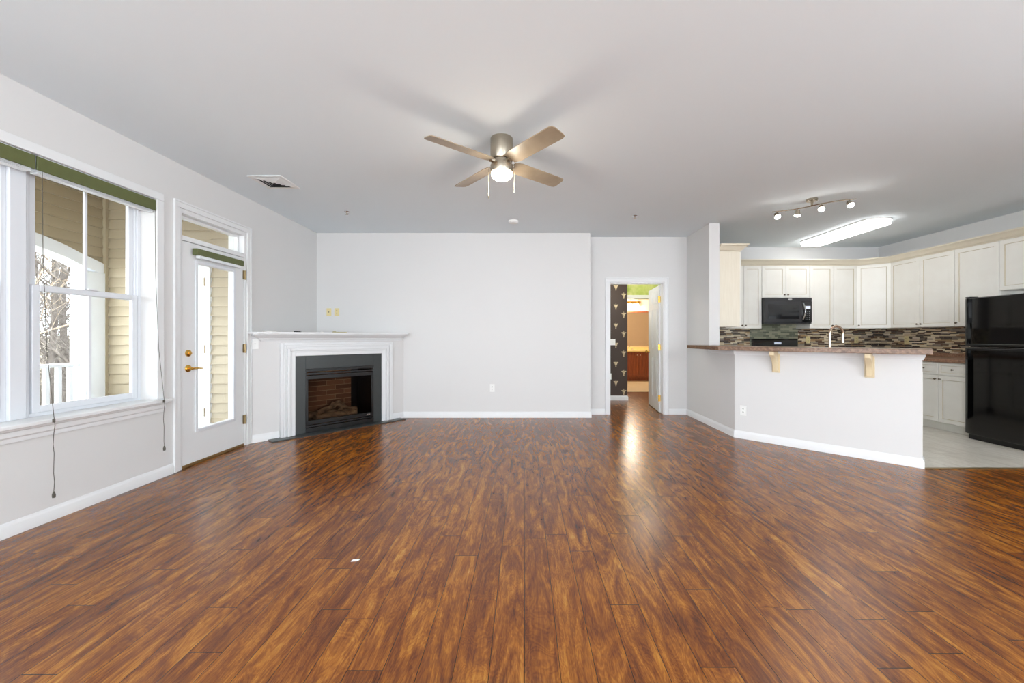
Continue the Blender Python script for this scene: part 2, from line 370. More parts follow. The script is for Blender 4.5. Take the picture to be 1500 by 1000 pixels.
wr = MB().grid(lambda a, b, c, d: (a, b, YR-.12, YR, c, d), [XL, -2.5, .7, 2.1, 5.1, 6.24], [0, .5, 2.5, H], lambda x, z: .5 < z < 2.5 and (-2.5 < x < .7 or 2.1 < x < 5.1))
struct(wr, 'wall_rear', M['wall'])
# bedroom and bathroom shell beyond the hall door
def motif(mb, x, z, y, s=1.0):
    def blob(cx, cz, rx, rz, n=8):
        ring = [(cx+rx*math.cos(2*math.pi*i/n), cz+rz*math.sin(2*math.pi*i/n)) for i in range(n)]
        mb.add([(a, y, b) for a, b in ring]+[(a, y-.003, b) for a, b in ring], [tuple(range(n, 2*n))]+[(i, (i+1) % n, n+(i+1) % n, n+i) for i in range(n)], 1)
    def leaf(pts):
        n = len(pts); mb.add([(x+a*s, y, z+b*s) for a, b in pts]+[(x+a*s, y-.003, z+b*s) for a, b in pts], [tuple(range(n, 2*n))]+[(i, (i+1) % n, n+(i+1) % n, n+i) for i in range(n)], 1)
    for sg in (-1, 1): leaf([(0, .012), (sg*.012, .026), (sg*.03, .030), (sg*.052, .026), (sg*.045, .012), (sg*.03, .006), (sg*.012, 0)])
    leaf([(-.008, .02), (0, .065), (.008, .02)])
    for (a, b) in ((-.018, -.005), (0, -.002), (.018, -.005), (-.011, -.024), (.011, -.024), (0, -.044), (0, -.064)): blob(x+a*s, z+b*s, .0105*s, .0115*s)
wd = MB().box(.2, 1.953, 7.5, 8.63, 0, H)
for k in range(-1, 7): motif(wd, 1.737, 2.147-.362*k, 7.5, .92); motif(wd, 1.885, 1.99-.365*k, 7.5, .92); motif(wd, 1.44, 2.147-.362*k, 7.5, .92); motif(wd, 1.14, 2.147-.362*k, 7.5, .92); motif(wd, 1.29, 1.99-.365*k, 7.5, .92)
struct(wd, 'wall_bedroom', [M['paper'], M['motif']])
struct(MB().box(.08, .2, YH+.12, 8.63, 0, H), 'wall_bedroom_left', M['greenwall'])
wb = MB().grid(lambda a, b, c, d: (a, b, 8.63, 8.75, c, d), [1.2, 1.96, 2.78, 4.8], [0, 2.03, H], lambda x, z: 1.96 < x < 2.78 and z < 2.03)
struct(wb, 'wall_bath_front', M['greenwall'])
wb = MB().grid(lambda a, b, c, d: (a, b, 8.75, 8.77, c, d), [1.9, 1.96, 2.78, 4.7], [0, 2.03, H], lambda x, z: 1.96 < x < 2.78 and z < 2.03)
struct(wb, 'wall_bath_inner', M['pinkwall'])
struct(MB().box(3.3, 3.42, 6.93, 8.63, 0, H), 'wall_bedroom_right', M['greenwall'])
struct(MB().box(1.8, 4.8, 11.35, 11.47, 0, H), 'wall_bath_back', M['pinkwall'])
struct(MB().box(1.8, 1.9, 8.77, 11.35, 0, H), 'wall_bath_left', M['pinkwall'])
struct(MB().box(4.7, 4.8, 8.77, 11.35, 0, H), 'wall_bath_right', M['pinkwall'])
struct(MB().box(1.95, 2.9, 8.61, 8.63, 2.03, 2.11).box(2.78, 2.86, 8.61, 8.63, 0, 2.03), 'trim_1', M['trim'], bevel=.003)
# baseboards
BP = [(0, 0), (.014, 0), (.014, .062), (.010, .072), (.006, .078), (.004, .088), (0, .088)]
def base(name, path): struct(MB().sweep(path, BP), name, M['trim'])
FA = Vector((XL, 4.45)); FBp = Vector((-1.79, YB)); FU = (FBp-FA).normalized(); FN = Vector((FU.y, -FU.x)); FL = (FBp-FA).length
def fp(t, o=0): q = FA+FU*t+FN*o; return (q.x, q.y)
base('baseboard_left', [(XL, YR), (XL, 3.465)])
base('baseboard_left', [(XL, 4.455), (XL, 4.45), fp(.285)])
base('baseboard_back', [fp(1.735), fp(FL), (.983, YB), (.983, YH), (1.245, YH)])
base('baseboard_hall', [(2.23, YH), (XP, YH), (XP, 4.72), (3.62, 3.60), (3.72, 3.70)])
base('baseboard_bedroom', [(.2, 7.5), (1.953, 7.5), (1.953, 8.6)])
struct(MB().sweep([(XP, 5.37), (XP, 4.72), (3.62, 3.60), (3.72, 3.70)], [(0, .985), (.008, .985), (.012, .998), (.02, 1.015), (.024, 1.04), (0, 1.04)]), 'trim_2', M['trim'])
struct(MB().box(3.63, 6.09, 3.575, 3.605, 0, .007), 'trim_3', M['threshold'], bevel=.002)
# ------------------------------------------------------------------ casings
def casing_prof(w): return [(0, 0), (w, 0), (w, .012), (w-.012, .018), (w*.45, .014), (.012, .012), (.004, .006), (0, .006)]
# living room window casing and stool
cz = MB()
for y0, y1, z0, z1 in ((3.31, 3.375, .673, 2.345), (1.595, 1.66, .673, 2.345), (1.595, 3.375, 2.345, 2.41)):
    cz.box(XL, XL+.012, y0, y1, z0, z1)
    
struct(cz, 'trim_4', M['trim'], bevel=.004)
st = MB().box(XL-.1225, XL+.07, 1.661, 3.309, .645, .672).box(XL+.0005, XL+.07, 1.58, 1.665, .645, .672).box(XL+.0005, XL+.07, 3.305, 3.39, .645, .672); st2 = MB().extrude([(0, 0), (.05, 0), (.045, -.012), (.03, -.02), (.028, -.05), (.018, -.06), (.016, -.085), (0, -.085)], (XL, 1.6, .645), (1, 0, 0), (0, 0, 1), (0, 1, 0), 1.77)
struct(st, 'trim_5', M['trim'], bevel=.006); struct(st2, 'trim_6', M['trim'])
# window reveals are the wall's own thickness; two double hung units
def dh_window(name, y0, y1):
    t = thing(name, loc=(XL-.15, (y0+y1)/2, .67), kind='structure')
    z0, z1 = .664, 2.343; zm = 1.515
    fr = MB(); xo, xi = XL-.18, XL-.125
    for a in ((y0, y0+.028, z0, z1), (y1-.028, y1, z0, z1), (y0+.028, y1-.028, z0, z0+.03), (y0+.028, y1-.028, z1-.03, z1)):
        fr.box(xo, xi, *a)
    fr.box(xo+.02, xi-.012, y0+.028, y0+.04, z0+.03, z1-.03).box(xo+.02, xi-.012, y1-.04, y1-.028, z0+.03, z1-.03)
    fr.build('frame', M['vinyl'], t, world=True, bevel=.003)
    def sash(xc, za, zb, nm_):
        s = MB(); ya, yb = y0+.038, y1-.038; d = .014; st_ = .042
        s.box(xc-d, xc+d, ya, ya+st_, za, zb).box(xc-d, xc+d, yb-st_, yb, za, zb)
        s.box(xc-d, xc+d, ya+st_, yb-st_, za, za+.045).box(xc-d, xc+d, ya+st_, yb-st_, zb-.04, zb)
        o = s.build(nm_, M['vinyl'], t, world=True, bevel=.004)
        MB().box(xc-.002, xc+.002, ya+st_, yb-st_, za+.045, zb-.04).build('pane', M['glass'], o, world=True)
        ym = (ya+yb)/2
        MB().box(xc-.007, xc+.007, ym-.009, ym+.009, za+.045, zb-.04).build('muntin', M['vinyl'], o, world=True)
    sash(XL-.162, zm-.02, z1-.03, 'upper_sash'); sash(XL-.131, z0+.03, zm+.02, 'lower_sash')
    MB().box(XL-.118, XL-.10, (y0+y1)/2-.03, (y0+y1)/2+.03, zm+.02, zm+.032).build('sash_lock', M['vinyl'], t, world=True, bevel=.003)
    return t
dh_window('window_1', 2.535, 3.31); dh_window('window_2', 1.66, 2.45)
struct(MB().box(XL-.18, XL-.105, 2.45, 2.535, .672, 2.343), 'trim_7', M['vinyl'], bevel=.004)
def rear_win(name, bars, fixed):
    pass
# ------------------------------------------------------------------ balcony door with transom
D0, D1 = 3.569, 4.355
t = thing('door_1', loc=(XL-.02, (D0+D1)/2, 0), kind='structure')
sl = MB(); xa, xb = XL-.048, XL-.006
zb_, zt_ = .028, 2.062
g0, g1, gz0, gz1 = 3.735, 4.190, .33, 1.885
sl.grid(lambda a, b, c, d: (xa, xb, a, b, c, d), [D0, g0, g1, D1], [zb_, gz0, gz1, zt_], lambda y, z: g0 < y < g1 and gz0 < z < gz1)
slo = sl.build('slab', M['trim'], t, world=True)
lip = MB()
for y0, y1, z0, z1 in ((g0-.03, g0, gz0-.03, gz1+.03), (g1, g1+.03, gz0-.03, gz1+.03), (g0, g1, gz0-.03, gz0), (g0, g1, gz1, gz1+.03)):
    lip.box(xb, xb+.012, y0, y1, z0, z1)
lip.build('glass_trim', M['vinyl'], t, world=True, bevel=.004)
MB().box(XL-.03, XL-.024, g0, g1, gz0, gz1).build('pane', M['glass'], t, world=True)
jb = MB(); J0, J1 = 3.53, 4.39
jb.box(XL-.18, XL, J0, D0-.004, 0, 2.35).box(XL-.18, XL, D1+.004, J1, 0, 2.35)
jb.box(XL-.18, XL, D0-.004, D1+.004, 2.31, 2.35).box(XL-.18, XL, D0-.004, D1+.004, 2.068, 2.11)
jb.build('jamb', M['trim'], t, world=True, bevel=.003)
MB().box(XL-.10, XL-.094, D0-.004, D1+.004, 2.11, 2.31).build('transom_pane', M['glass'], t, world=True)
tb = MB().box(XL-.10, XL-.06, D0-.004, D0+.02, 2.11, 2.31).box(XL-.10, XL-.06, D1-.02, D1+.004, 2.11, 2.31).box(XL-.10, XL-.06, D0+.02, D1-.02, 2.11, 2.13).box(XL-.10, XL-.06, D0+.02, D1-.02, 2.29, 2.31)
tb.build('transom_stop', M['trim'], t, world=True, bevel=.004)
MB().box(XL-.17, XL-.003, D0-.004, D1+.004, 0, .026).build('threshold', M['threshold'], t, world=True, bevel=.004)
yh = 3.632
h = MB().lathe([(0, 0), (.033, 0), (.033, .006), (.028, .012), (.012, .016), (.012, .045), (0, .047)], (xb, yh, .905), 'X', 24)
h.tube([(xb+.042, yh, .905), (xb+.045, yh+.03, .905), (xb+.043, yh+.07, .903), (xb+.04, yh+.115, .898)], [.009, .009, .008, .006], 10)
h.build('lever_handle', M['brass'], t, world=True)
MB().lathe([(0, 0), (.031, 0), (.030, .010), (.02, .016), (0, .018)], (xb, yh, 1.045), 'X', 24).box(xb+.016, xb+.03, yh-.012, yh+.012, 1.041, 1.049).build('deadbolt', M['brass'], t, world=True)
for z in (.29, 1.07, 1.874):
    MB().tube([(XL+.008, D1+.004, z-.05), (XL+.008, D1+.004, z+.05)], .008, 8).box(XL-.002, XL+.004, D1-.02, D1+.026, z-.048, z+.048).build('hinge', M['hingem'], t, world=True)
# casing for door
cs = MB(); CW = .062
for y0, y1, z0, z1 in ((J0-CW+.016, J0, 0, 2.35), (J1, J1+CW-.016, 0, 2.35), (J0-CW+.016, J1+CW-.016, 2.35, 2.35+CW-.016)): cs.box(XL, XL+.014, y0, y1, z0, z1)
for y0, y1, z0, z1 in ((J0-CW, J0-CW+.016, 0, 2.35+CW-.016), (J1+CW-.016, J1+CW, 0, 2.35+CW-.016), (J0-CW, J1+CW, 2.35+CW-.016, 2.35+CW)): cs.box(XL, XL+.021, y0, y1, z0, z1)
struct(cs, 'trim_8', M['trim'], bevel=.003)
# door shade
t = thing('door_blind', 'short olive blind rolled up at the top of the glass balcony door', 'blind', (XL+.03, 4.0, 1.93))
MB().box(XL+.008, XL+.055, 3.665, 4.275, 1.955, 2.015).build('valance', M['green'], t, world=True, bevel=.004)
MB().box(XL+.012, XL+.05, 3.70, 4.24, 1.93, 1.955).build('slat_stack', M['whiteslat'], t, world=True)
# window blinds
def blind(y0, y1, label, cords):
    t = thing('window_blind', label, 'blind', (XL-.02, (y0+y1)/2, 2.23), group=None)
    MB().box(XL-.052, XL-.005, y0+.01, y1-.01, 2.305, 2.343).build('headrail', M['vinyl'], t, world=True, bevel=.002)
    MB().box(XL-.005, XL+.006, y0, y1, 2.248, 2.335).build('valance', M['green'], t, world=True, bevel=.003)
    s = MB()
    for k in range(9): s.box(XL-.055, XL-.008, y0+.012, y1-.012, 2.228+k*.0085, 2.2325+k*.0085)
    s.build('slat_stack', M['whiteslat'], t, world=True)
    for (yc, zl, r, mt) in cords:
        c = MB(); x = XL+.012; xo = XL+.086
        pts = [(x, yc, 2.25), (x+.004, yc+.001, 1.7), (x+.03, yc, 1.1), (xo, yc, .69)]
        z = .69; k = 0
        while z > zl+.04:
            z -= .06; k += 1; pts.append((xo+.003*math.sin(k*1.3), yc+.004*math.sin(k*1.9), max(z, zl+.02)))
        c.tube(pts, r, 6); c.lathe([(0, -.02), (.008, -.018), (.009, 0), (.004, .02), (0, .022)], (pts[-1][0], pts[-1][1], zl+.018), 'Z', 10)
        c.lathe([(0, -.012), (.007, -.01), (.007, .01), (0, .014)], (xo, yc, .66), 'Z', 10)
        c.build('cord', mt, t, world=True)
blind(2.50, 3.305, 'olive green blind drawn up over the right window beside the door', [(2.50+.02, .17, .0017, M['cordl']), (3.29, .25, .0017, M['cordl'])])
blind(1.67, 2.49, 'olive green blind drawn up at the left edge of the view over the second window', [])
# ------------------------------------------------------------------ hall door
t = thing('door_2', loc=(2.15, 6.15, 0), kind='structure')
jb = MB().box(1.31, 1.33, YH, YH+.12, 0, 2.03).box(2.145, 2.165, YH, YH+.12, 0, 2.03).box(1.31, 2.165, YH, YH+.12, 2.03, 2.05)
jb.box(1.33, 1.342, YH+.05, YH+.085, 0, 2.03).box(1.33, 2.145, YH+.05, YH+.085, 2.018, 2.03)
jb.build('jamb', M['trim'], t, world=True, bevel=.002)
cs = MB()
for x0, x1, z0, z1 in ((1.266, 1.315, 0, 2.045), (2.16, 2.209, 0, 2.045), (1.266, 2.209, 2.045, 2.094)): cs.box(x0, x1, YH-.014, YH, z0, z1)
for x0, x1, z0, z1 in ((1.25, 1.266, 0, 2.094), (2.209, 2.225, 0, 2.094), (1.25, 2.225, 2.094, 2.11)): cs.box(x0, x1, YH-.021, YH, z0, z1)
struct(cs, 'trim_9', M['trim'], bevel=.003)
# leaf: local frame x along leaf from hinge, front (-y) faces the living side opening
ang = math.atan2(.80, .085); leaf = thing('door_3', loc=(2.142, 6.245, .012), rz=ang, kind='structure')
def six_panel(w, h, th, sgn):
    mb = MB(); mb.box(0, w, -th/2, th/2, 0, h)
    rows = ((.20, .86), (1.0, 1.64), (1.73, 1.93)); cols = ((.11, w/2-.055), (w/2+.055, w-.11))
    for s in (-1, 1):
        for z0, z1 in rows:
            for x0, x1 in cols:
                p = MB().panel(x0, x1, z0, z1, [(0, -th/2-.0005), (0, -th/2-.006), (.012, -th/2-.002), (.03, -th/2-.002), (.045, -th/2-.008)])
                if s == 1: p.v = [(x, -y, z) for x, y, z in p.v]
                b = len(mb.v); mb.v += p.v; mb.f += [[b+i for i in f] for f in p.f]; mb.m += p.m
    return mb
six_panel(.80, 2.0, .035, 1).build('slab', M['trim'], leaf)
for s in (-1, 1):
    MB().lathe([(0, 0), (.03, 0), (.028, .006), (.012, .01), (.012, .03), (.026, .04), (.028, .052), (.018, .062), (0, .064)] if s == 1 else [(0, 0), (.03, 0), (.028, -.006), (.012, -.01), (.012, -.03), (.026, -.04), (.028, -.052), (.018, -.062), (0, -.064)], (.74, s*.0175, .93), 'Y', 20).build('door_knob', M['brass'], leaf)
for z in (.22, 1.02, 1.78):
    MB().tube([(-.003, .024, z-.05), (-.003, .024, z+.05)], .009, 8).box(-.001, .035, .0175, .021, z-.048, z+.048).box(-.004, .0, -.014, .024, z-.048, z+.048).build('hinge', M['brass'], leaf)
# ------------------------------------------------------------------ corner fireplace
z_sh = 1.252
t = thing('fireplace', 'white corner fireplace with black slate facing, brick firebox and crown mantel', 'fireplace', (fp(FL/2)[0], fp(FL/2)[1], 0))
O0, O1, OZ = .571, 1.4475, .80   # firebox opening
B0, B1, BZ = .457, 1.585, .978  # slate outer edge
T0, T1, TZ = .292, 1.724, 1.125  # white surround outer edge
def fbox(mb, t0, t1, o0, o1, z0, z1, m=0):
    mb.prism([fp(t0, o0), fp(t1, o0), fp(t1, o1), fp(t0, o1)], z0, z1, m); return mb
ch = MB()
for a, b, c, d in ((.0, O0, 0, 1.23), (O1, FL, 0, 1.23), (O0, O1, OZ, 1.23), (O0, O1, 0, .05)):
    fbox(ch, a, b, -.09, 0, c, d)
ch.build('chimney_breast', M['wall'], t, world=True)
# mantel top covers the corner, crown around the front
sh = MB().prism([(XL+.001, fp(.02, .1)[1]-.0), fp(.03, .15), fp(FL-.02, .15), (fp(FL, .1)[0], YB-.001), (XL+.001, YB-.001)], z_sh-.022, z_sh)
sh.build('mantel_shelf', M['trim'], t, world=True, bevel=.003)
MB().sweep([fp(.115, -.03), fp(.115, 0), fp(FL-.04, -.0)], [(0, 1.145), (.016, 1.145), (.022, 1.158), (.038, 1.163), (.046, 1.18), (.085, 1.20), (.11, 1.218), (.112, 1.23), (0, 1.23)]).build('mantel_crown', M['trim'], t, world=True)
sr = MB()
def frame_ring(mb, a0, a1, za, depth0, depth1, w, m=0):
    fbox(mb, a0, a0+w, depth0, depth1, 0, za); fbox(mb, a1-w, a1, depth0, depth1, 0, za); fbox(mb, a0+w, a1-w, depth0, depth1, za-w, za)
frame_ring(sr, T0, T1, TZ, 0, .035, .16); frame_ring(sr, T0, T1, TZ, .035, .047, .03); frame_ring(sr, T0+.03, T1-.03, TZ-.03, .035, .05, .022)
frame_ring(sr, T0+.068, T1-.068, TZ-.068, .035, .06, .03); frame_ring(sr, T0+.098, T1-.098, TZ-.098, .035, .045, .02)
sr.build('surround', M['trim'], t, world=True, bevel=.005)
fc = MB(); fbox(fc, T0+.155, O0, .002, .014, .012, BZ); fbox(fc, O1, T1-.13, .002, .014, .012, BZ); fbox(fc, O0, O1, .002, .014, OZ, BZ)
fc.build('slate_facing', M['blackstone'], t, world=True, bevel=.002)
he = MB(); fbox(he, .17, 1.86, .002, .16, 0, .012); he.build('hearth_strip', M['blackstone'], t, world=True, bevel=.003)
# firebox insert
fi = MB(); FD = .42
fbox(fi, O0, O0+.02, -FD, -.0, .05, OZ); fbox(fi, O1-.02, O1, -FD, 0, .05, OZ); fbox(fi, O0, O1, -FD-.01, -FD, .05, OZ); fbox(fi, O0+.02, O1-.02, -FD, 0, .05, .07); fbox(fi, O0+.02, O1-.02, -FD, 0, OZ-.02, OZ)
fi.build('firebox', M['blackmetal'], t, world=True)
bk = MB(); fbox(bk, O0+.03, O1-.13, -FD, -FD+.02, .07, OZ-.02)
bk.build('brick_panel', M['firebrick'], t, world=True)
lv = MB()
fbox(lv, O0, O1, .0, .022, OZ-.035, OZ); fbox(lv, O0, O1, -.01, .012, OZ-.075, OZ-.05); fbox(lv, O0+.01, O1-.01, -.02, .018, OZ-.13, OZ-.083)
fbox(lv, O0, O1, -.01, .018, .0125, .07); fbox(lv, O0, O1, -.012, .012, .078, .10); fbox(lv, O0, O1, -.012, .016, .108, .155)
fbox(lv, O0, O0+.03, -.01, .016, .10, OZ-.08); fbox(lv, O1-.03, O1, -.01, .016, .10, OZ-.08)
lv.build('louver_frame', M['blackmetal'], t, world=True, bevel=.003)
gl = MB(); fbox(gl, O0+.03, O1-.03, -.006, -.002, .155, OZ-.13); gl.build('pane', M['fireglass'], t, world=True)
bd = MB(); fbox(bd, O1-.10, O1-.055, .018, .021, .125, .137); bd.build('badge', M['chrome'], t, world=True)
random.seed(4)
def logp(t0, o0, z0, t1, o1, z1, r):
    a = fp(t0, o0); b = fp(t1, o1); pts = []
    for k in range(7):
        f = k/6; pts.append((a[0]+(b[0]-a[0])*f+random.uniform(-.008, .008), a[1]+(b[1]-a[1])*f+random.uniform(-.008, .008), z0+(z1-z0)*f+random.uniform(-.008, .008)))
    MB().tube(pts, [r*random.uniform(.85, 1.1) for _ in pts], 12).build('log', M['log'], t, world=True, angle=80)
logp(.70, -.27, .17, 1.32, -.25, .18, .045); logp(.74, -.15, .155, 1.28, -.16, .155, .04); logp(.78, -.17, .20, 1.10, -.27, .30, .032); logp(1.26, -.16, .20, .98, -.26, .31, .03); logp(1.05, -.15, .20, 1.16, -.28, .27, .027)
MB().prism([fp(.68, -.34), fp(1.34, -.34), fp(1.30, -.11), fp(.72, -.11)], .07, .115).build('ember_bed', M['log'], t, world=True)
# small things lying on the mantel
def small(name, mb, mt, label, cat, bevel=.001): return tag(mb.build(name, mt, bevel=bevel), label, cat)
q = fp(.16, .05); m_ = MB().prism([(q[0]-.05, q[1]-.03), (q[0]+.06, q[1]-.045), (q[0]+.09, q[1]+.03), (q[0]-.03, q[1]+.05)], z_sh, z_sh+.018)
small('folded_cloth', m_, M['dirtwhite'], 'flat white bundle lying at the left end of the mantel', 'cloth', .007)
q = fp(.47, .04); m_ = MB().box(q[0]-.035, q[0]+.025, q[1]-.02, q[1]+.02, z_sh, z_sh+.016).box(q[0]+.025, q[0]+.045, q[1]-.012, q[1]+.012, z_sh, z_sh+.01)
small('black_gadget', m_, M['blackmetal'], 'small black gadget on the left half of the mantel', 'gadget', .004)
q = fp(.98, .02); m_ = MB().box(q[0]-.09, q[0]+.09, q[1]-.018, q[1]+.018, z_sh, z_sh+.009).box(q[0]-.085, q[0]-.05, q[1]-.012, q[1]+.012, z_sh+.009, z_sh+.016)
small('tan_strip', m_, M['oldpaper'], 'flat tan strip lying on the middle of the mantel below the almond wall plates', 'strip', .002)
q = fp(.75, .04); m_ = MB().lathe([(0, 0), (.018, 0), (.018, .005), (.008, .008), (0, .008)], (q[0], q[1], z_sh), 'Z', 14)
small('furniture_cap', m_, M['dirtwhite'], 'tiny white round cap on the mantel between black gadget and tan strip', 'cap', 0)
# ------------------------------------------------------------------ wall plates
def plate(name, loc, rz, label, cat, mat, style, group=None, w=.07, h=.115):
    t = thing(name, label, cat, loc, rz, group)
    MB().box(-w/2, w/2, -.006, 0, -h/2, h/2).build('cover_plate', mat, t, bevel=.0025)
    if style == 'outlet':
        for s in (-1, 1):
            o = MB().lathe([(0, -.0065), (.017, -.0065), (.016, -.009), (0, -.009)], (0, 0, s*.0195), 'Y', 16).build('receptacle', mat, t)
            MB().box(-.008, -.0055, -.0098, -.0088, s*.0195-.001, s*.0195+.009).box(.0055, .008, -.0098, -.0088, s*.0195-.001, s*.0195+.008).lathe([(0, -.0088), (.003, -.0088), (.003, -.0098), (0, -.0098)], (0, 0, s*.0195-.008), 'Y', 8).build('slots', M['slot'], o)
    elif style == 'switch':
        n = max(1, round(w/.07))
        for k in range(n):
            x = (k-(n-1)/2)*.046
            MB().extrude([(-.006, -.012), (-.009, -.012), (-.016, .009), (-.006, .013)], (x-.005, 0, 0), (0, 1, 0), (0, 0, 1), (1, 0, 0), .01).build('toggle', mat, t)
    elif style == 'jack':
        MB().lathe([(0, -.006), (.007, -.006), (.007, -.011), (.004, -.012), (.004, -.018), (0, -.018)], (0, 0, 0), 'Y', 12).build('jack', M['slot'], t)
plate('outlet', (-.476, YB, .44), 0, 'white outlet low on the wide back wall', 'outlet', M['plate'], 'outlet')
plate('cable_plate', (-2.898, YB, 1.565), 0, 'almond wall plate above the mantel, the left one with a centre jack', 'wall plate', M['almond'], 'jack')
plate('outlet', (-2.78, YB, 1.565), 0, 'almond outlet above the mantel, the right one of the pair', 'outlet', M['almond'], 'outlet')
plate('light_switch', (fp(.045, .0005)[0], fp(.045, .0005)[1], 1.115), math.atan2(FU.y, FU.x), 'white light switch between the balcony door and the mantel', 'switch', M['plate'], 'switch')
da = math.atan2(3.60-4.72, 3.62-XP)
plate('outlet', (2.575, 4.655, .33), da, 'white outlet low on the bar wall under the counter overhang', 'outlet', M['plate'], 'outlet')
plate('light_switch', (1.655, 7.5, 1.10), 0, 'white double light switch on the dark wallpaper beyond the hall door', 'switch', M['plate'], 'switch', w=.14)
plate('outlet', (1.615, 7.5, .45), 0, 'white outlet low on the dark patterned wallpaper', 'outlet', M['plate'], 'outlet')
# ------------------------------------------------------------------ ceiling pieces
t = thing('air_vent', 'white square ceiling air vent with diagonal louvres above the balcony door', 'vent', (-2.49, 3.95, H))
vf = MB(); a = .165
for x0, x1, y0, y1 in ((-a, a, -a, -a+.035), (-a, a, a-.035, a), (-a, -a+.035, -a+.035, a-.035), (a-.035, a, -a+.035, a-.035)): vf.box(x0, x1, y0, y1, -.010, 0)
vf.build('frame', M['louver'], t, bevel=.003)
MB().box(-a+.03, a-.03, -a+.03, a-.03, -.003, -.001).build('backing', M['ventdark'], t)
lo = MB(); b = a-.035
for k in range(4):
    r0 = b-.030*k; r1 = r0-.027
    for (dx, dy) in ((1, 0), (-1, 0), (0, 1), (0, -1)):
        if dx: lo.add([(dx*r0, -r0, -.004), (dx*r0, r0, -.004), (dx*r1, r1, -.015), (dx*r1, -r1, -.015)], [(0, 1, 2, 3)])
        else: lo.add([(-r0, dy*r0, -.004), (r0, dy*r0, -.004), (r1, dy*r1, -.015), (-r1, dy*r1, -.015)], [(0, 1, 2, 3)])
lo.build('louvers', M['louver'], t)
def sprinkler(x, y, label):
    t = thing('fire_sprinkler', label, 'sprinkler', (x, y, H))
    MB().lathe([(0, -.001), (.034, -.001), (.03, -.008), (.012, -.010), (0, -.010)], (0, 0, 0), 'Z', 20).build('escutcheon', M['chrome'], t)
    MB().tube([(0, 0, -.010), (0, 0, -.03)], .006, 8).lathe([(0, -.034), (.017, -.034), (.017, -.030), (0, -.030)], (0, 0, 0), 'Z', 14).build('deflector', M['nickel'], t)
sprinkler(-2.19, 4.886, 'small ceiling sprinkler near the fireplace corner'); sprinkler(1.41, 5.05, 'small ceiling sprinkler in front of the hall door')
tag(MB().lathe([(0, 0), (.065, 0), (.065, -.018), (.055, -.032), (.03, -.036), (0, -.036)], (-.145, 5.26, H), 'Z', 28).build('smoke_detector', M['plate']), 'round white smoke detector on the ceiling behind the fan', 'smoke detector')
# ceiling fan
fx, fy = -.176, 3.09
t = thing('ceiling_fan', 'brushed nickel hugger ceiling fan with four brown blades and a lit round lamp', 'ceiling fan', (fx, fy, H))
MB().lathe([(0, 0), (.085, 0), (.088, -.004), (.088, -.165), (.084, -.172), (0, -.172)], (0, 0, 0), 'Z', 40).build('motor_housing', M['nickel'], t)
MB().lathe([(0, -.172), (.075, -.172), (.078, -.176), (.078, -.205), (.088, -.210), (.088, -.262), (.086, -.266), (0, -.266)], (0, 0, 0), 'Z', 40).build('light_collar', M['nickel'], t)
MB().lathe([(0, -.2665), (.082, -.2665), (.083, -.28), (.076, -.30), (.055, -.315), (.025, -.322), (0, -.323)], (0, 0, 0), 'Z', 36).build('lamp_diffuser', M['fanglow'], t)
for k in range(4):
    th = R(40+90*k); zz = -.190
    bm_ = MB(); n = []; w0, w1 = .05, .068
    outline = [(.10, -w0), (.16, -w1), (.60, -w1), (.625, -w1+.008), (.632, -w1+.03), (.632, w1-.03), (.625, w1-.008), (.60, w1), (.16, w1), (.10, w0)]
    pit = R(13)
    vs = []
    for dz in (-.003, .003):
        for x, y in outline:
            yy = y*math.cos(pit); z = zz-y*math.sin(pit)+dz
            vs.append((x*math.cos(th)-yy*math.sin(th), x*math.sin(th)+yy*math.cos(th), z))
    n = len(outline)
    bm_.add(vs, [tuple(range(n)), tuple(range(n, 2*n))]+[(i, (i+1) % n, n+(i+1) % n, n+i) for i in range(n)])
    b_ = bm_.build('blade', M['blade'], t)
    MB().tube([(.06*math.cos(th), .06*math.sin(th), zz), (.11*math.cos(th), .11*math.sin(th), zz)], .02, 8).build('blade_arm', M['nickel'], b_)
for s, L_ in ((-1, .21), (1, .165)):
    x = s*.10; 
    MB().tube([(s*.086, -.03, -.245), (x, -.03, -.25), (x, -.03, -.25-L_)], .0016, 6).lathe([(0, -.02), (.004, -.018), (.004, 0), (0, .003)], (x, -.03, -.25-L_), 'Z', 8).build('pull_chain', M['nickel'], t)
point('fan_lamp_light', (fx, fy, H-.36), 11, (1, .92, .78), .06)
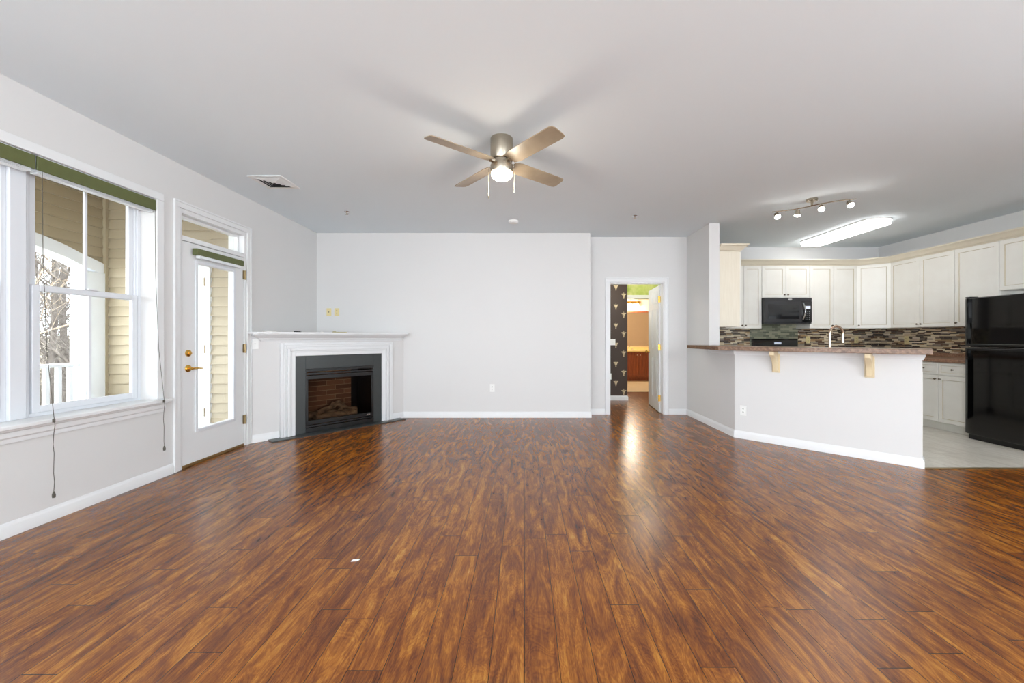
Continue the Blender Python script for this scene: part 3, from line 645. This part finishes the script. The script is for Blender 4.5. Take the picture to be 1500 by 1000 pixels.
# track light over the bar
p0 = Vector((2.916, 4.66)); p1 = Vector((3.537, 4.22)); pc = (p0+p1)/2; da2 = math.atan2(p1.y-p0.y, p1.x-p0.x)
t = thing('track_light', 'nickel track light with four lit spot heads on the ceiling over the bar', 'ceiling lamp', (pc.x, pc.y, H), da2)
Lh = (p1-p0).length/2
pts = [(-Lh+2*Lh*k/24, .035*math.sin(2*math.pi*k/24), -.075) for k in range(25)]
MB().tube(pts, .006, 8).build('rail', M['nickel'], t)
MB().lathe([(0, 0), (.055, 0), (.055, -.022), (.05, -.026), (0, -.026)], (0, 0, 0), 'Z', 28).tube([(0, 0, -.026), (0, 0, -.07)], .012, 10).build('canopy', M['nickel'], t)
for k, (f, tilt) in enumerate(((-.88, (.35, -.5)), (-.35, (-.1, .2)), (.22, (.0, -.75)), (.85, (.45, -.55)))):
    x = f*Lh; y = .035*math.sin(2*math.pi*(f+1)/2)
    d = Vector((tilt[0], tilt[1], -1)).normalized(); c = Vector((x, y, -.115))
    hd = MB().tube([(x, y, -.075), (x, y, -.108)], .004, 8).tube([tuple(c-d*.025), tuple(c-d*.02), tuple(c+d*.012), tuple(c+d*.03)], [.012, .022, .027, .031], 16)
    ho = hd.build('spot_head', M['nickel'], t)
    MB().tube([tuple(c+d*.0305), tuple(c+d*.042), tuple(c+d*.05)], [.030, .026, .012], 16).build('bulb', M['bulb'], ho)
    wp = MW[t.name] @ (c+d*.06); wd_ = MW[t.name].to_3x3() @ d
    sl_ = bpy.data.lights.new('track_spot_light', 'SPOT'); sl_.energy = 4; sl_.color = (1, .95, .88); sl_.spot_size = R(130); sl_.spot_blend = .8; sl_.shadow_soft_size = .03
    so = bpy.data.objects.new('track_spot_light', sl_); C.objects.link(so); so.location = wp; so.rotation_euler = wd_.to_track_quat('-Z', 'Y').to_euler()
# fluorescent over the kitchen
t = thing('fluorescent_ceiling_light', 'long white oval fluorescent ceiling light over the kitchen floor', 'ceiling lamp', (4.63, 5.78, H))
def stad(w, l, n=14):
    r = w/2; a = []
    for i in range(n+1): th = math.pi*i/n; a.append((r*math.cos(th), l/2-r*.62+r*.62*math.sin(th)))
    for i in range(n+1): th = math.pi+math.pi*i/n; a.append((r*math.cos(th), -l/2+r*.62+r*.62*math.sin(th)))
    return a
MB().prism(stad(.36, 1.38), -.02, 0).build('base_plate', M['plate'], t)
lens = MB(); rings = [stad(.35, 1.37), stad(.35, 1.37), stad(.33, 1.35), stad(.24, 1.26)]; zs_ = [-.02, -.05, -.072, -.085]
k = len(rings[0]); vs = [(x, y, z) for rg, z in zip(rings, zs_) for x, y in rg]
lens.add(vs, [(j*k+i, j*k+(i+1) % k, (j+1)*k+(i+1) % k, (j+1)*k+i) for j in range(3) for i in range(k)]+[tuple(range(3*k, 4*k)), tuple(range(k))])
lens.build('diffuser', M['tubeglow'], t, angle=60)
# ------------------------------------------------------------------ bar top and corbels
bt = MB().prism([(2.26, 5.50), (2.26, 4.617), (3.49, 3.38), (3.845, 3.735), (2.76, 4.80), (2.76, 5.373), (2.505, 5.373), (2.505, 5.50)], 1.041, 1.087)
tag(bt.build('bar_countertop', M['bartop'], bevel=.004), 'long brown laminate bar counter on the white half wall', 'countertop')
def corbel(tt, label):
    q = (XP+tt, 4.72-tt*1.009); t = thing('corbel', label, 'bracket', (q[0], q[1], .80), da, 'corbels under the bar')
    prof = [(0, .015), (-.028, .015), (-.035, .03), (-.045, .08), (-.075, .13), (-.125, .17), (-.165, .19), (-.175, .20), (-.175, .238), (0, .238)]
    MB().extrude(prof, (-.024, -.018, 0), (0, 1, 0), (0, 0, 1), (1, 0, 0), .048).build('bracket_body', M['corbel'], t, bevel=.004)
    MB().box(-.038, .038, -.018, -.0, .0, .238).build('back_plate', M['corbel'], t, bevel=.004)
corbel(.30, 'pale maple corbel under the bar counter, the far one on the left'); corbel(.855, 'pale maple corbel under the bar counter, the near one on the right')
# ------------------------------------------------------------------ kitchen cabinets
FR = [(0, 0), (0, -.016), (.003, -.019), (.05, -.019), (.055, -.013), (.066, -.013), (.082, -.017), (.086, -.017)]
def knob_at(x, z, parent):
    MB().lathe([(0, -.019), (.007, -.019), (.005, -.028), (.011, -.034), (.013, -.040), (.009, -.045), (0, -.046)], (x, 0, z), 'Y', 12).build('knob', M['knob'], parent)
def door_(t, x0, x1, z0, z1, side, up, name='door'):
    o = MB().panel(x0+.002, x1-.002, z0, z1, FR, 0, 1, (3,)).build(name, [M['cab'], M['glaze']], t)
    if side is not None:
        x = {'l': x0+.028, 'r': x1-.028, 'c': (x0+x1)/2}[side]; z = {'b': z0+.045, 't': z1-.045, 'm': (z0+z1)/2}[up]
        knob_at(x, z, o)
    return o
def upper(label, loc, rz, w, z0, z1, dep, doors):
    t = thing('wall_cabinet', label, 'cabinet', (loc[0], loc[1], z0), rz, 'cream wall cabinets')
    MB().box(0, w, 0, dep, 0, z1-z0).build('body', M['cab'], t)
    n = len(doors)
    for i, s in enumerate(doors): door_(t, w*i/n, w*(i+1)/n, .004, z1-z0-.004, s, 'b')
    return t
def lower(label, loc, rz, w, dep, doors, drawers=True):
    t = thing('base_cabinet', label, 'cabinet', (loc[0], loc[1], .004), rz, 'cream base cabinets')
    MB().box(0, w, 0, dep, .10, .866).box(0, w, .06, dep, 0, .10).build('body', M['cab'], t)
    n = len(doors)
    for i, s in enumerate(doors):
        door_(t, w*i/n, w*(i+1)/n, .108, .70, s, 't')
        if drawers:
            o = MB().panel(w*i/n+.004, w*(i+1)/n-.004, .712, .858, [(0, 0), (0, -.016), (.003, -.019), (.028, -.019), (.032, -.014), (.038, -.014), (.046, -.017)], 0, 1, (3,)).build('drawer', [M['cab'], M['glaze']], t)
            knob_at(w*(i+.5)/n, .785, o)
    return t
UZ0, UZ1 = 1.335, 2.362; YU = 6.49; XU = 5.78
upper('cream two door wall cabinet left of the microwave', (3.289, YU), 0, .592, UZ0, UZ1, .318, ['r', 'l'])
upper('short cream two door cabinet above the microwave', (3.885, YU), 0, .779, 1.836, UZ1, .318, ['r', 'l'])
upper('cream two door wall cabinet right of the microwave', (4.668, YU), 0, .772, UZ0, UZ1, .318, ['r', 'l'])
# diagonal corner
dl = math.hypot(.34, .255); dth = math.atan2(-.255, .34)
t = thing('wall_cabinet', 'cream single door corner wall cabinet set at an angle', 'cabinet', (5.44, YU, UZ0), dth, 'cream wall cabinets')
MB().prism([(5.442, YU), (XU, 6.237), (XR-.002, 6.237), (XR-.002, YK-.002), (5.442, YK-.002)], UZ0, UZ1).build('body', M['cab'], t, world=True)
door_(t, .004, dl-.004, .004, UZ1-UZ0-.004, 'l', 'b')
upper('cream two door wall cabinet on the right wall beside the corner', (XU, 6.235), R(-90), .93, UZ0, UZ1, .312, ['r', 'l'])
upper('cream single door wall cabinet on the right wall beside the refrigerator', (XU, 5.303), R(-90), .498, UZ0, UZ1, .312, ['l'])
upper('short cream wall cabinet above the black refrigerator', (XU, 4.803), R(-90), .88, 1.753, UZ1, .312, ['r', 'l'])
t = thing('wall_cabinet', 'cream wall cabinet on the partition, seen from its plain maple end', 'cabinet', (2.95, 5.42, UZ0), R(90), 'cream wall cabinets')
MB().box(.006, 1.06, 0, .298, 0, UZ1-UZ0).build('body', M['cab'], t); MB().box(0, .006, 0, .298, 0, UZ1-UZ0).build('end_panel', M['cabend'], t)
for i in range(2): door_(t, .53*i, .53*(i+1), .004, UZ1-UZ0-.004, 'rl'[i], 'b')
CP = [(0, 2.363), (.008, 2.363), (.012, 2.375), (.03, 2.384), (.04, 2.405), (.07, 2.425), (.08, 2.437), (.088, 2.440), (.088, 2.456), (0, 2.456)]
cr = MB().sweep([(2.655, 5.42), (2.95, 5.42), (2.95, YU), (5.44, YU), (XU, 6.235), (XU, 3.92)], CP)
tag(cr.build('crown_moulding', M['crownp']), 'cream crown moulding running along the tops of the wall cabinets', 'moulding')
# base cabinets
lower('cream base cabinet with two drawers and two doors next to the refrigerator', (5.31, 5.42), R(-90), .715, .78, ['r', 'l'])
lower('cream base cabinet on the right wall toward the back corner', (5.31, 6.16), R(-90), .735, .78, ['r', 'l'])
lower('cream base cabinet right of the range', (4.685, 6.19), 0, .60, .615, ['l'])
lower('cream base cabinet left of the range', (3.30, 6.19), 0, .565, .615, ['r'])
lower('cream sink base cabinet behind the bar', (4.150, 4.125), R(135), .76, .59, ['r', 'l'])
lower('cream base cabinet behind the bar at its partition end', (4.150-.5395, 4.125+.5395), R(135), .72, .59, ['r', 'l'])
lower('cream base cabinet along the partition below its wall cabinet', (3.265, 5.215), R(90), .93, .605, ['r', 'l'])
def slab(poly, label, holes=()):
    return tag(MB().prism(poly, .875, .914, 0, holes).build('countertop', M['counter'], bevel=.003), label, 'countertop')
slab([(5.275, 4.70), (XR-.001, 4.70), (XR-.001, YK-.001), (4.675, YK-.001), (4.675, 6.155), (5.275, 6.155)], 'brown laminate countertop along the right wall and back corner')
def pl(x, y): a = R(135); return (4.15+x*math.cos(a)-y*math.sin(a), 4.125+x*math.sin(a)+y*math.cos(a))
sk = [pl(.14, .13), pl(.88, .13), pl(.88, .50), pl(.14, .50)]
slab([(3.722, 3.702), (4.157, 4.146), (3.295, 5.01), (3.295, 6.155), (3.875, 6.155), (3.875, YK-.001), (2.652, YK-.001), (2.652, 4.782)], 'brown laminate countertop behind the bar with the sink', [sk])
struct(MB().box(XR-.022, XR-.001, 4.70, YK-.022, .915, .965).box(4.675, XR-.001, YK-.022, YK-.001, .915, .965), 'trim_10', M['counter'])
struct(MB().box(XR-.010, XR-.001, 4.70, YK-.01, .966, 1.333).box(4.70, XR-.001, YK-.010, YK-.001, .966, 1.333).box(2.652, 3.87, YK-.010, YK-.001, .915, 1.333), 'trim_11', M['mosaic'])
struct(MB().box(3.87, 4.70, YK-.010, YK-.001, .90, 1.42), 'trim_12', M['glasstile'])
# sink
t = thing('kitchen_sink', 'stainless sink set in the countertop behind the bar', 'sink', (pl(.51, .3)[0], pl(.51, .3)[1], .74), R(135))
def sk2(mb, x0, x1, y0, y1, z0, z1): return mb.box(x0-.51, x1-.51, y0-.3, y1-.3, z0, z1)
b_ = MB(); sk2(b_, .145, .875, .135, .495, 0, .004); sk2(b_, .145, .149, .135, .495, .004, .174); sk2(b_, .871, .875, .135, .495, .004, .174); sk2(b_, .149, .871, .135, .139, .004, .174); sk2(b_, .149, .871, .491, .495, .004, .174)
b_.build('basin', M['steel'], t)
b_ = MB(); sk2(b_, .12, .90, .11, .139, .1745, .179); sk2(b_, .12, .90, .491, .52, .1745, .179); sk2(b_, .12, .149, .139, .491, .1745, .179); sk2(b_, .871, .90, .139, .491, .1745, .179)
b_.build('rim', M['steel'], t, bevel=.002)
# faucet
q = pl(.70, .555); fb = Vector((3.40, 4.52, .914))
t = thing('kitchen_faucet', 'tall gooseneck faucet in warm nickel behind the bar counter', 'faucet', (q[0], q[1], .9145))
dx = Vector((1, .12, 0)).normalized(); fpts = [Vector((0, 0, 0)), Vector((0, 0, .1)), Vector((0, 0, .22)), Vector((0, 0, .315))]
for k in range(1, 13): a = math.pi*k/12; fpts.append(Vector((0, 0, .315))+dx*(.078*(1-math.cos(a)))+Vector((0, 0, .078*math.sin(a))))
fpts.append(fpts[-1]+Vector((0, 0, -.05)))
MB().tube([tuple(p) for p in fpts], .0125, 12).build('spout', M['faucetm'], t)
MB().tube([tuple(fpts[-1]), tuple(fpts[-1]+Vector((0, 0, -.045)))], [.016, .018], 14).build('spray_head', M['faucetm'], t)
MB().lathe([(0, 0), (.028, 0), (.026, .01), (.018, .016), (.018, .07), (.013, .08), (0, .08)], (0, 0, 0), 'Z', 20).tube([(0, -.015, .05), (0, -.045, .055), (0, -.075, .075)], [.008, .007, .005], 8).build('base', M['faucetm'], t)
# backsplash plates
plate('outlet', (2.755+.0, YK-.0105, 1.155), 0, 'almond outlet on the mosaic at the partition end of the back wall', 'outlet', M['almond'], 'outlet')
plate('outlet', (4.87, YK-.0105, 1.15), 0, 'almond outlet on the mosaic just right of the range', 'outlet', M['almond'], 'outlet')
plate('outlet', (5.70, YK-.0105, 1.15), 0, 'almond outlet on the mosaic near the kitchen corner', 'outlet', M['almond'], 'outlet')
plate('outlet', (XR-.0105, 6.30, 1.15), R(-90), 'almond outlet on the mosaic of the right kitchen wall', 'outlet', M['almond'], 'outlet')
# ------------------------------------------------------------------ microwave
t = thing('microwave', 'black over the range microwave with a curved silver handle', 'microwave', (3.888, 6.41, 1.412))
W, Hh = .763, .418
MB().box(0, W, .02, .388, 0, Hh).build('body', M['darkgrey'], t, bevel=.004)
dr = MB().box(.0, .60, -.012, .02, .022, Hh-.05).build('door', M['darkgrey'], t, bevel=.005)
MB().box(.055, .555, -.015, -.0125, .075, Hh-.105).build('window', M['mwglass'], dr, bevel=.004)
MB().box(.0, W, -.008, .02, Hh-.047, Hh).build('top_vent', M['darkgrey'], t, bevel=.003)
MB().box(.602, W, -.010, .02, .022, Hh-.05).build('control_panel', M['mwglass'], t, bevel=.004)
MB().box(0, W, 0, .02, .0, .020).build('bottom_trim', M['darkgrey'], t)
MB().box(.655, .735, -.0125, -.0105, .24, .285).build('display', M['display'], t)
bt_ = MB()
for i in range(3):
    for j in range(5): bt_.box(.66+i*.028, .668+i*.028, -.0118, -.0105, .07+j*.03, .075+j*.03)
bt_.build('buttons', M['plate'], t)
hp = [(.612+.012*math.sin(math.pi*k/10), -.02-.038*math.sin(math.pi*k/10), .07+.265*k/10) for k in range(11)]
MB().tube(hp, .011, 10).build('handle', M['chrome'], t)
MB().lathe([(0, -.0085), (.034, -.0085), (.034, -.0105), (0, -.0105)], (.41, 0, Hh-.024), 'Y', 24, sy=.28).build('badge', M['chrome'], t)
# range
t = thing('range', 'black electric range under the microwave with a raised control panel', 'range', (3.895, 6.15, .004))
MB().box(0, .76, .03, .64, .02, .905).box(.02, .74, .06, .62, 0, .02).build('body', M['blackmetal'], t, bevel=.003)
MB().box(0, .76, 0, .585, .9055, .918).build('cooktop', M['blackgloss'], t, bevel=.003)
for x, y, r in ((.2, .16, .10), (.56, .16, .08), (.2, .43, .08), (.56, .43, .10)): MB().lathe([(r-.006, .918), (r, .918), (r, .9195), (r-.006, .9195)], (x, y, 0), 'Z', 28).build('burner_ring', M['darkgrey'], t)
MB().extrude([(.59, .906), (.64, .906), (.64, 1.163), (.605, 1.163), (.59, 1.14)], (0, 0, 0), (0, 1, 0), (0, 0, 1), (1, 0, 0), .76).build('backguard', M['blackgloss'], t, bevel=.003)
MB().box(.36, .48, .5865, .5895, 1.07, 1.105).build('display', M['display'], t)
dr = MB().box(.005, .755, 0, .029, .24, .86).build('oven_door', M['blackgloss'], t, bevel=.004)
MB().tube([(.06, -.04, .81), (.70, -.04, .81)], .011, 10).tube([(.08, 0, .81), (.08, -.04, .81)], .008, 8).tube([(.68, 0, .81), (.68, -.04, .81)], .008, 8).build('handle', M['blackmetal'], dr)
MB().box(.005, .755, 0, .029, .03, .235).build('storage_drawer', M['blackgloss'], t, bevel=.004)
# refrigerator: local x runs toward the camera, front at y=0
t = thing('refrigerator', 'tall glossy black top freezer refrigerator', 'refrigerator', (5.20, 4.69, .004), R(-90))
W = .76
MB().box(.004, W-.004, .075, .84, .055, 1.63).build('cabinet', M['blackmetal'], t, bevel=.006)
def fdoor(name, z0, z1):
    prof = []
    for k in range(13):
        x = W*k/12; e = min(x, W-x)/.05; y = -.012*math.sin(math.pi*k/12) + (.02*(1-min(1, e))**2 if e < 1 else 0); prof.append((x, y))
    poly = prof+[(W, .068), (0, .068)]
    return MB().prism(poly, z0, z1).build(name, M['blackgloss'], t, bevel=.008, angle=25)
dA = fdoor('freezer_door', 1.08, 1.645); dB = fdoor('fridge_door', .06, 1.068)
MB().box(.05, W-.05, -.030, -.008, 1.088, 1.112).build('handle', M['blackmetal'], dA, bevel=.006)
MB().box(.05, W-.05, -.022, -.008, 1.036, 1.060).build('handle', M['blackmetal'], dB, bevel=.006)
MB().box(.02, W-.02, -.016, .02, 1.0695, 1.0745).build('gap_trim', M['chrome'], t)
MB().box(.03, W-.03, .03, .80, .0, .054).build('kick_grille', M['blackmetal'], t)
MB().box(.01, .07, .01, .10, 1.6455, 1.66).build('hinge_cover', M['blackmetal'], t, bevel=.004)
# ------------------------------------------------------------------ bathroom things
t = thing('vanity_cabinet', 'cherry wood bathroom vanity with a cream top seen through the hall door', 'vanity', (3.3, 10.75, 0))
MB().box(1.905, 4.695, 10.78, 11.348, .10, .79).box(1.905, 4.695, 10.84, 11.348, 0, .10).build('body', M['vanwood'], t, world=True)
for i in range(7):
    x0 = 1.99+.375*i; o = MB().panel(x0+.003, x0+.372, .13, .77, [(0, 0), (0, -.016), (.05, -.018), (.056, -.012), (.07, -.012), (.085, -.016)])
    o.v = [(x, y+10.78, z) for x, y, z in o.v]; do = o.build('door', M['vanwood'], t, world=True)
    MB().lathe([(0, 0), (.006, 0), (.011, -.014), (.013, -.02), (0, -.026)], (x0+(.325 if i % 2 == 0 else .035), 10.764, .71), 'Y', 10).build('knob', M['chrome'], do, world=True)
MB().box(1.905, 4.695, 10.74, 11.348, .79, .835).box(1.905, 4.695, 11.328, 11.348, .835, .92).build('vanity_top', M['vantop'], t, world=True, bevel=.004)
t2 = thing('bathroom_faucet', 'small chrome faucet on the cream vanity top', 'faucet', (2.93, 11.1, .836))
MB().tube([(0, 0, 0), (0, 0, .07), (0, -.04, .11), (0, -.10, .10)], .013, 10).build('spout', M['chrome'], t2)
for s in (-1, 1): MB().lathe([(0, 0), (.024, 0), (.02, .03), (.028, .045), (.028, .06), (0, .065)], (s*.10, 0, 0), 'Z', 14).build('tap_handle', M['chrome'], t2)
t2 = thing('bathroom_mirror', 'wide wall mirror above the cherry vanity', 'mirror', (3.3, 11.34, .95))
MB().box(2.1, 4.5, 11.335, 11.348, .95, 1.90).build('mirror_glass', M['mirror'], t2, world=True)
MB().box(2.08, 4.52, 11.325, 11.348, 1.90, 1.935).build('top_rail', M['vanwood'], t2, world=True)
t2 = thing('vanity_light', 'brass vanity light with glowing glass shades above the mirror', 'wall lamp', (2.91, 11.33, 2.13))
MB().box(-.42, .42, .0, .018, .03, .09).build('backplate', M['brass'], t2, bevel=.005)
for k in range(4):
    x = -.30+.20*k
    MB().tube([(x, 0, .06), (x, -.06, .08), (x, -.09, .04)], .008, 8).build('arm', M['brass'], t2)
    MB().lathe([(.02, .035), (.035, .02), (.045, -.03), (.06, -.075), (.055, -.075), (.02, .03)], (x, -.09, 0), 'Z', 16).build('lamp_shade', M['vanglow'], t2)
point('vanity_lamp_light', (2.91, 10.9, 1.9), 65, (1, .87, .70), .1)
# ------------------------------------------------------------------ balcony
def siding(mb, y_at, x0, x1, z0, z1, m=0, step=.115, axis='X', keep=None):
    """lap boards: axis X -> boards run in x on a wall facing -y at y_at; axis Y -> run in y facing +x at x=y_at"""
    z = z0
    while z < z1-1e-4:
        zt = min(z+step, z1)
        prof = [(0, z), (.030, z), (.029, z+.010), (.004, zt), (0, zt)]
        if axis == 'X': mb.extrude([(-a, b) for a, b in prof], (x0, y_at, 0), (0, 1, 0), (0, 0, 1), (1, 0, 0), x1-x0, m)
        else: mb.extrude(prof, (y_at, x0, 0), (1, 0, 0), (0, 0, 1), (0, 1, 0), x1-x0, m)
        z = zt
YE = 4.75; XO = -5.0
ew = MB().box(XO-.15, XL-.18, YE, YE+.15, -.1, 2.95)
siding(ew, YE, XO, -4.66, -.05, 2.85); siding(ew, YE, -4.66, -3.74, 2.12, 2.85); siding(ew, YE, -3.74, XL-.18, -.05, 2.85)
struct(ew, 'wall_balcony_end', M['siding'])
struct(MB().box(XO-.15, XL-.18, -2.9, YE+.15, -.25, -.05), 'floor', M['deck'])
struct(MB().box(XO-.15, XL-.18, -2.9, YE+.15, 2.85, 2.97), 'ceiling', M['siding'])
# arch wall
ys_ = [4.72, 4.62, 4.47, 4.3, 4.11, 3.93, 3.7, 3.4, 3.0, 2.5, 2.0, 1.6, 1.3, 1.07, .89, .70, .53, .38, .28]
az = [2.02, 2.055, 2.10, 2.165, 2.215, 2.25, 2.29, 2.33, 2.365, 2.38, 2.365, 2.33, 2.29, 2.25, 2.215, 2.165, 2.10, 2.055, 2.02]
ar = MB(); pts = list(zip(ys_, az))
ar.extrude([(y, z) for y, z in pts]+[(.28, 2.85), (4.72, 2.85)], (XO-.15, 0, 0), (0, 1, 0), (0, 0, 1), (1, 0, 0), .13)
ar.box(XO-.149, XO-.015, 4.7205, 4.748, 1.955, 2.849)
# siding courses on the inner face, cut to the arch
def arch_z(y):
    for i in range(len(pts)-1):
        if pts[i+1][0] <= y <= pts[i][0]:
            f = (y-pts[i+1][0])/(pts[i][0]-pts[i+1][0]); return pts[i+1][1]+(pts[i][1]-pts[i+1][1])*f
    return 2.02
z = 2.02
while z < 2.85:
    zt = min(z+.115, 2.85); seg = []
    ylo = None; yy = .28; rng = []
    while yy < 4.72:
        ok = arch_z(yy+.02) <= z+.09
        if ok and ylo is None: ylo = yy
        if (not ok or yy+.04 >= 4.72) and ylo is not None: rng.append((ylo, yy if not ok else 4.72)); ylo = None
        yy += .04
    for a, b in rng: siding(ar, XO-.02, a, b, z, zt, 0, .115, 'Y')
    z = zt
struct(ar, 'wall_balcony_front', M['siding'])
tr = MB(); lo_ = [(y, z-.10) for y, z in pts]
up_ = [(y, z+.03) for y, z in pts]
for i in range(len(pts)-1):
    tr.extrude([lo_[i], lo_[i+1], up_[i+1], up_[i]], (XO-.17, 0, 0), (0, 1, 0), (0, 0, 1), (1, 0, 0), .19)
struct(tr, 'trim_13', M['extwhite'])
struct(MB().box(XO-.16, XO+.03, 4.49, 4.747, -.049, 1.95), 'trim_14', M['extwhite'], bevel=.01)
struct(MB().box(XO-.16, XO+.03, .30, .51, -.049, 1.95), 'trim_15', M['extwhite'], bevel=.01)
struct(MB().box(XO+.0, XO+.035, YE-.055, YE-.02, -.05, 2.85), 'trim_16', M['siding'])
t = thing('balcony_railing', 'white balcony railing with square balusters outside the window', 'railing', (XO-.07, 2.5, -.05))
MB().box(XO-.105, XO-.035, .51, 4.49, .865, .905).build('top_rail', M['extwhite'], t, world=True, bevel=.008)
MB().box(XO-.095, XO-.045, .51, 4.49, .04, .08).build('bottom_rail', M['extwhite'], t, world=True, bevel=.005)
k = 0; y = 4.42
while y > .56:
    MB().box(XO-.089, XO-.051, y-.019, y+.019, .08, .865).build('baluster', M['extwhite'], t, world=True); y -= .112
t = thing('closet_door', 'white balcony closet door seen through the glass door', 'door', (-4.2, YE-.03, -.05))
MB().box(-4.60, -3.80, YE-.035, YE-.002, -.045, 2.06).build('slab', M['extwhite'], t, world=True, bevel=.003)
MB().box(-4.66, -4.605, YE-.045, YE-.001, -.045, 2.12).box(-3.795, -3.74, YE-.045, YE-.001, -.045, 2.12).box(-4.605, -3.795, YE-.045, YE-.001, 2.065, 2.12).build('frame', M['extwhite'], t, world=True)
for z in (.3, 1.05, 1.85): MB().tube([(-3.80, YE-.045, z-.05), (-3.80, YE-.045, z+.05)], .007, 8).build('hinge', M['hingem'], t, world=True)
# ------------------------------------------------------------------ woods beyond
gr = MB(); n = 26
vs = []; random.seed(2)
for j in range(n):
    for i in range(n):
        x = -70+64.5*i/(n-1); y = -25+100*j/(n-1); d = -5.5-x
        vs.append((x, y, -3.2-.03*min(d, 12)+max(0, d-14)*.10+random.uniform(-.15, .15)))
gr.add(vs, [(j*n+i, j*n+i+1, (j+1)*n+i+1, (j+1)*n+i) for j in range(n-1) for i in range(n-1)])
tag(gr.build('ground', M['litter'], kind='structure'), None)
def ground_z(x): d = -5.5-x; return -3.2-.03*min(d, 12)+max(0, d-14)*.10
def tree_mesh(seed, h, r0, depth=5, first=.3):
    rnd = random.Random(seed); mb = MB()
    def grow(p, d, L, r, lev):
        pts = [p]; rs = [r]; q = p.copy(); dd = d.copy(); k = 4 if lev else 7
        for i in range(k):
            dd = (dd+Vector((rnd.uniform(-1, 1), rnd.uniform(-1, 1), rnd.uniform(-.3, .6)))*(.16 if lev else .07)).normalized()
            q = q+dd*(L/k); pts.append(q.copy()); rs.append(max(.004, r*(1-.62*(i+1)/k)))
        mb.tube([tuple(a) for a in pts], rs, 7 if lev == 0 else (5 if lev < 2 else 3))
        if lev >= depth: return
        nb = (9, 5, 4, 3, 3)[lev]
        for j in range(nb):
            f = first+(1-first)*(j+rnd.random())/nb if lev == 0 else .2+.8*(j+rnd.random())/nb
            idx = min(k-1, int(f*k)); fr_ = f*k-idx; fr_ = min(1, max(0, fr_)); b = pts[idx].lerp(pts[idx+1], fr_)
            ax = Vector((rnd.uniform(-1, 1), rnd.uniform(-1, 1), rnd.uniform(.0, .9))).normalized()
            nd = (dd*.45+ax).normalized()
            grow(b, nd, L*(rnd.uniform(.22, .36) if lev == 0 else rnd.uniform(.4, .6)), max(.004, rs[idx]*.42), lev+1)
    grow(Vector((0, 0, 0)), Vector((0, 0, 1)), h, r0, 0)
    return mb
proto = []
for i, (h, r) in enumerate(((11, .085), (13, .11), (9, .065), (12, .08))):
    o = tree_mesh(10+i, h, r, 4, .12).build('bare_tree', M['bark'], angle=180); o.location = (0, 0, -50); proto.append(o)
random.seed(7); used = [False]*4; spots = []
for k in range(64):
    for _ in range(60):
        d = random.uniform(13, 38) if k > 5 else random.uniform(12, 15); ra = random.uniform(.72, 1.75) if k > 14 else random.uniform(.95, 1.35); y = d/math.hypot(1, ra); x = -ra*y
        if all(math.hypot(x-a, y-b) > .9 for a, b in spots): break
    spots.append((x, y)); i = k % 4
    if not used[i]: o = proto[i]; used[i] = True
    else: o = proto[i].copy(); C.objects.link(o)
    s = random.uniform(.75, 1.15)
    me = o.data; zmin = 0
    o.location = (x, y, ground_z(x)-.1); o.rotation_euler = (0, 0, random.uniform(0, 6.28)); o.scale = (s, s, s)
    tag(o, 'leafless grey tree standing in the woods beyond the balcony', 'tree', 'bare trees beyond the balcony')
pt = tree_mesh(55, 9.5, .085, 4, .42).build('bare_tree', M['palebark'], angle=180); x = -10.2; y = 8.27; pt.location = (x, y, ground_z(x)-.1)
tag(pt, 'pale trunked leafless tree nearest the balcony railing', 'tree')
# tangled undergrowth, nobody could count its stems
ub = MB(); random.seed(9)
for k in range(4200):
    d = random.uniform(11, 42); ra = random.uniform(.65, 1.9); y = d/math.hypot(1, ra); x = -ra*y; z = ground_z(x)-.1
    a = random.uniform(0, 6.28); L_ = random.uniform(.8, 3.2); lx, ly = math.cos(a)*random.uniform(.1, .7), math.sin(a)*random.uniform(.1, .7)
    ub.tube([(x, y, z), (x+lx*L_*.3, y+ly*L_*.3, z+L_*.6), (x+lx*L_, y+ly*L_, z+L_)], [.018, .012, .005], 3)
    for j in range(2):
        f = random.uniform(.3, .8); bx, by, bz = x+lx*L_*f*.6, y+ly*L_*f*.6, z+L_*f
        ub.tube([(bx, by, bz), (bx+random.uniform(-.7, .7), by+random.uniform(-.7, .7), bz+random.uniform(.2, .8))], [.01, .004], 3)
tag(ub.build('undergrowth', M['brush'], kind='stuff', angle=180), 'tangled dry undergrowth covering the slope beyond the balcony', 'undergrowth')
# small chip of paper on the floor
tag(MB().prism([(-.92, 2.10), (-.885, 2.105), (-.88, 2.12), (-.915, 2.118)], .001, .004).build('paper_scrap', M['dirtwhite']), 'tiny white scrap lying on the wood floor before the fireplace', 'scrap')
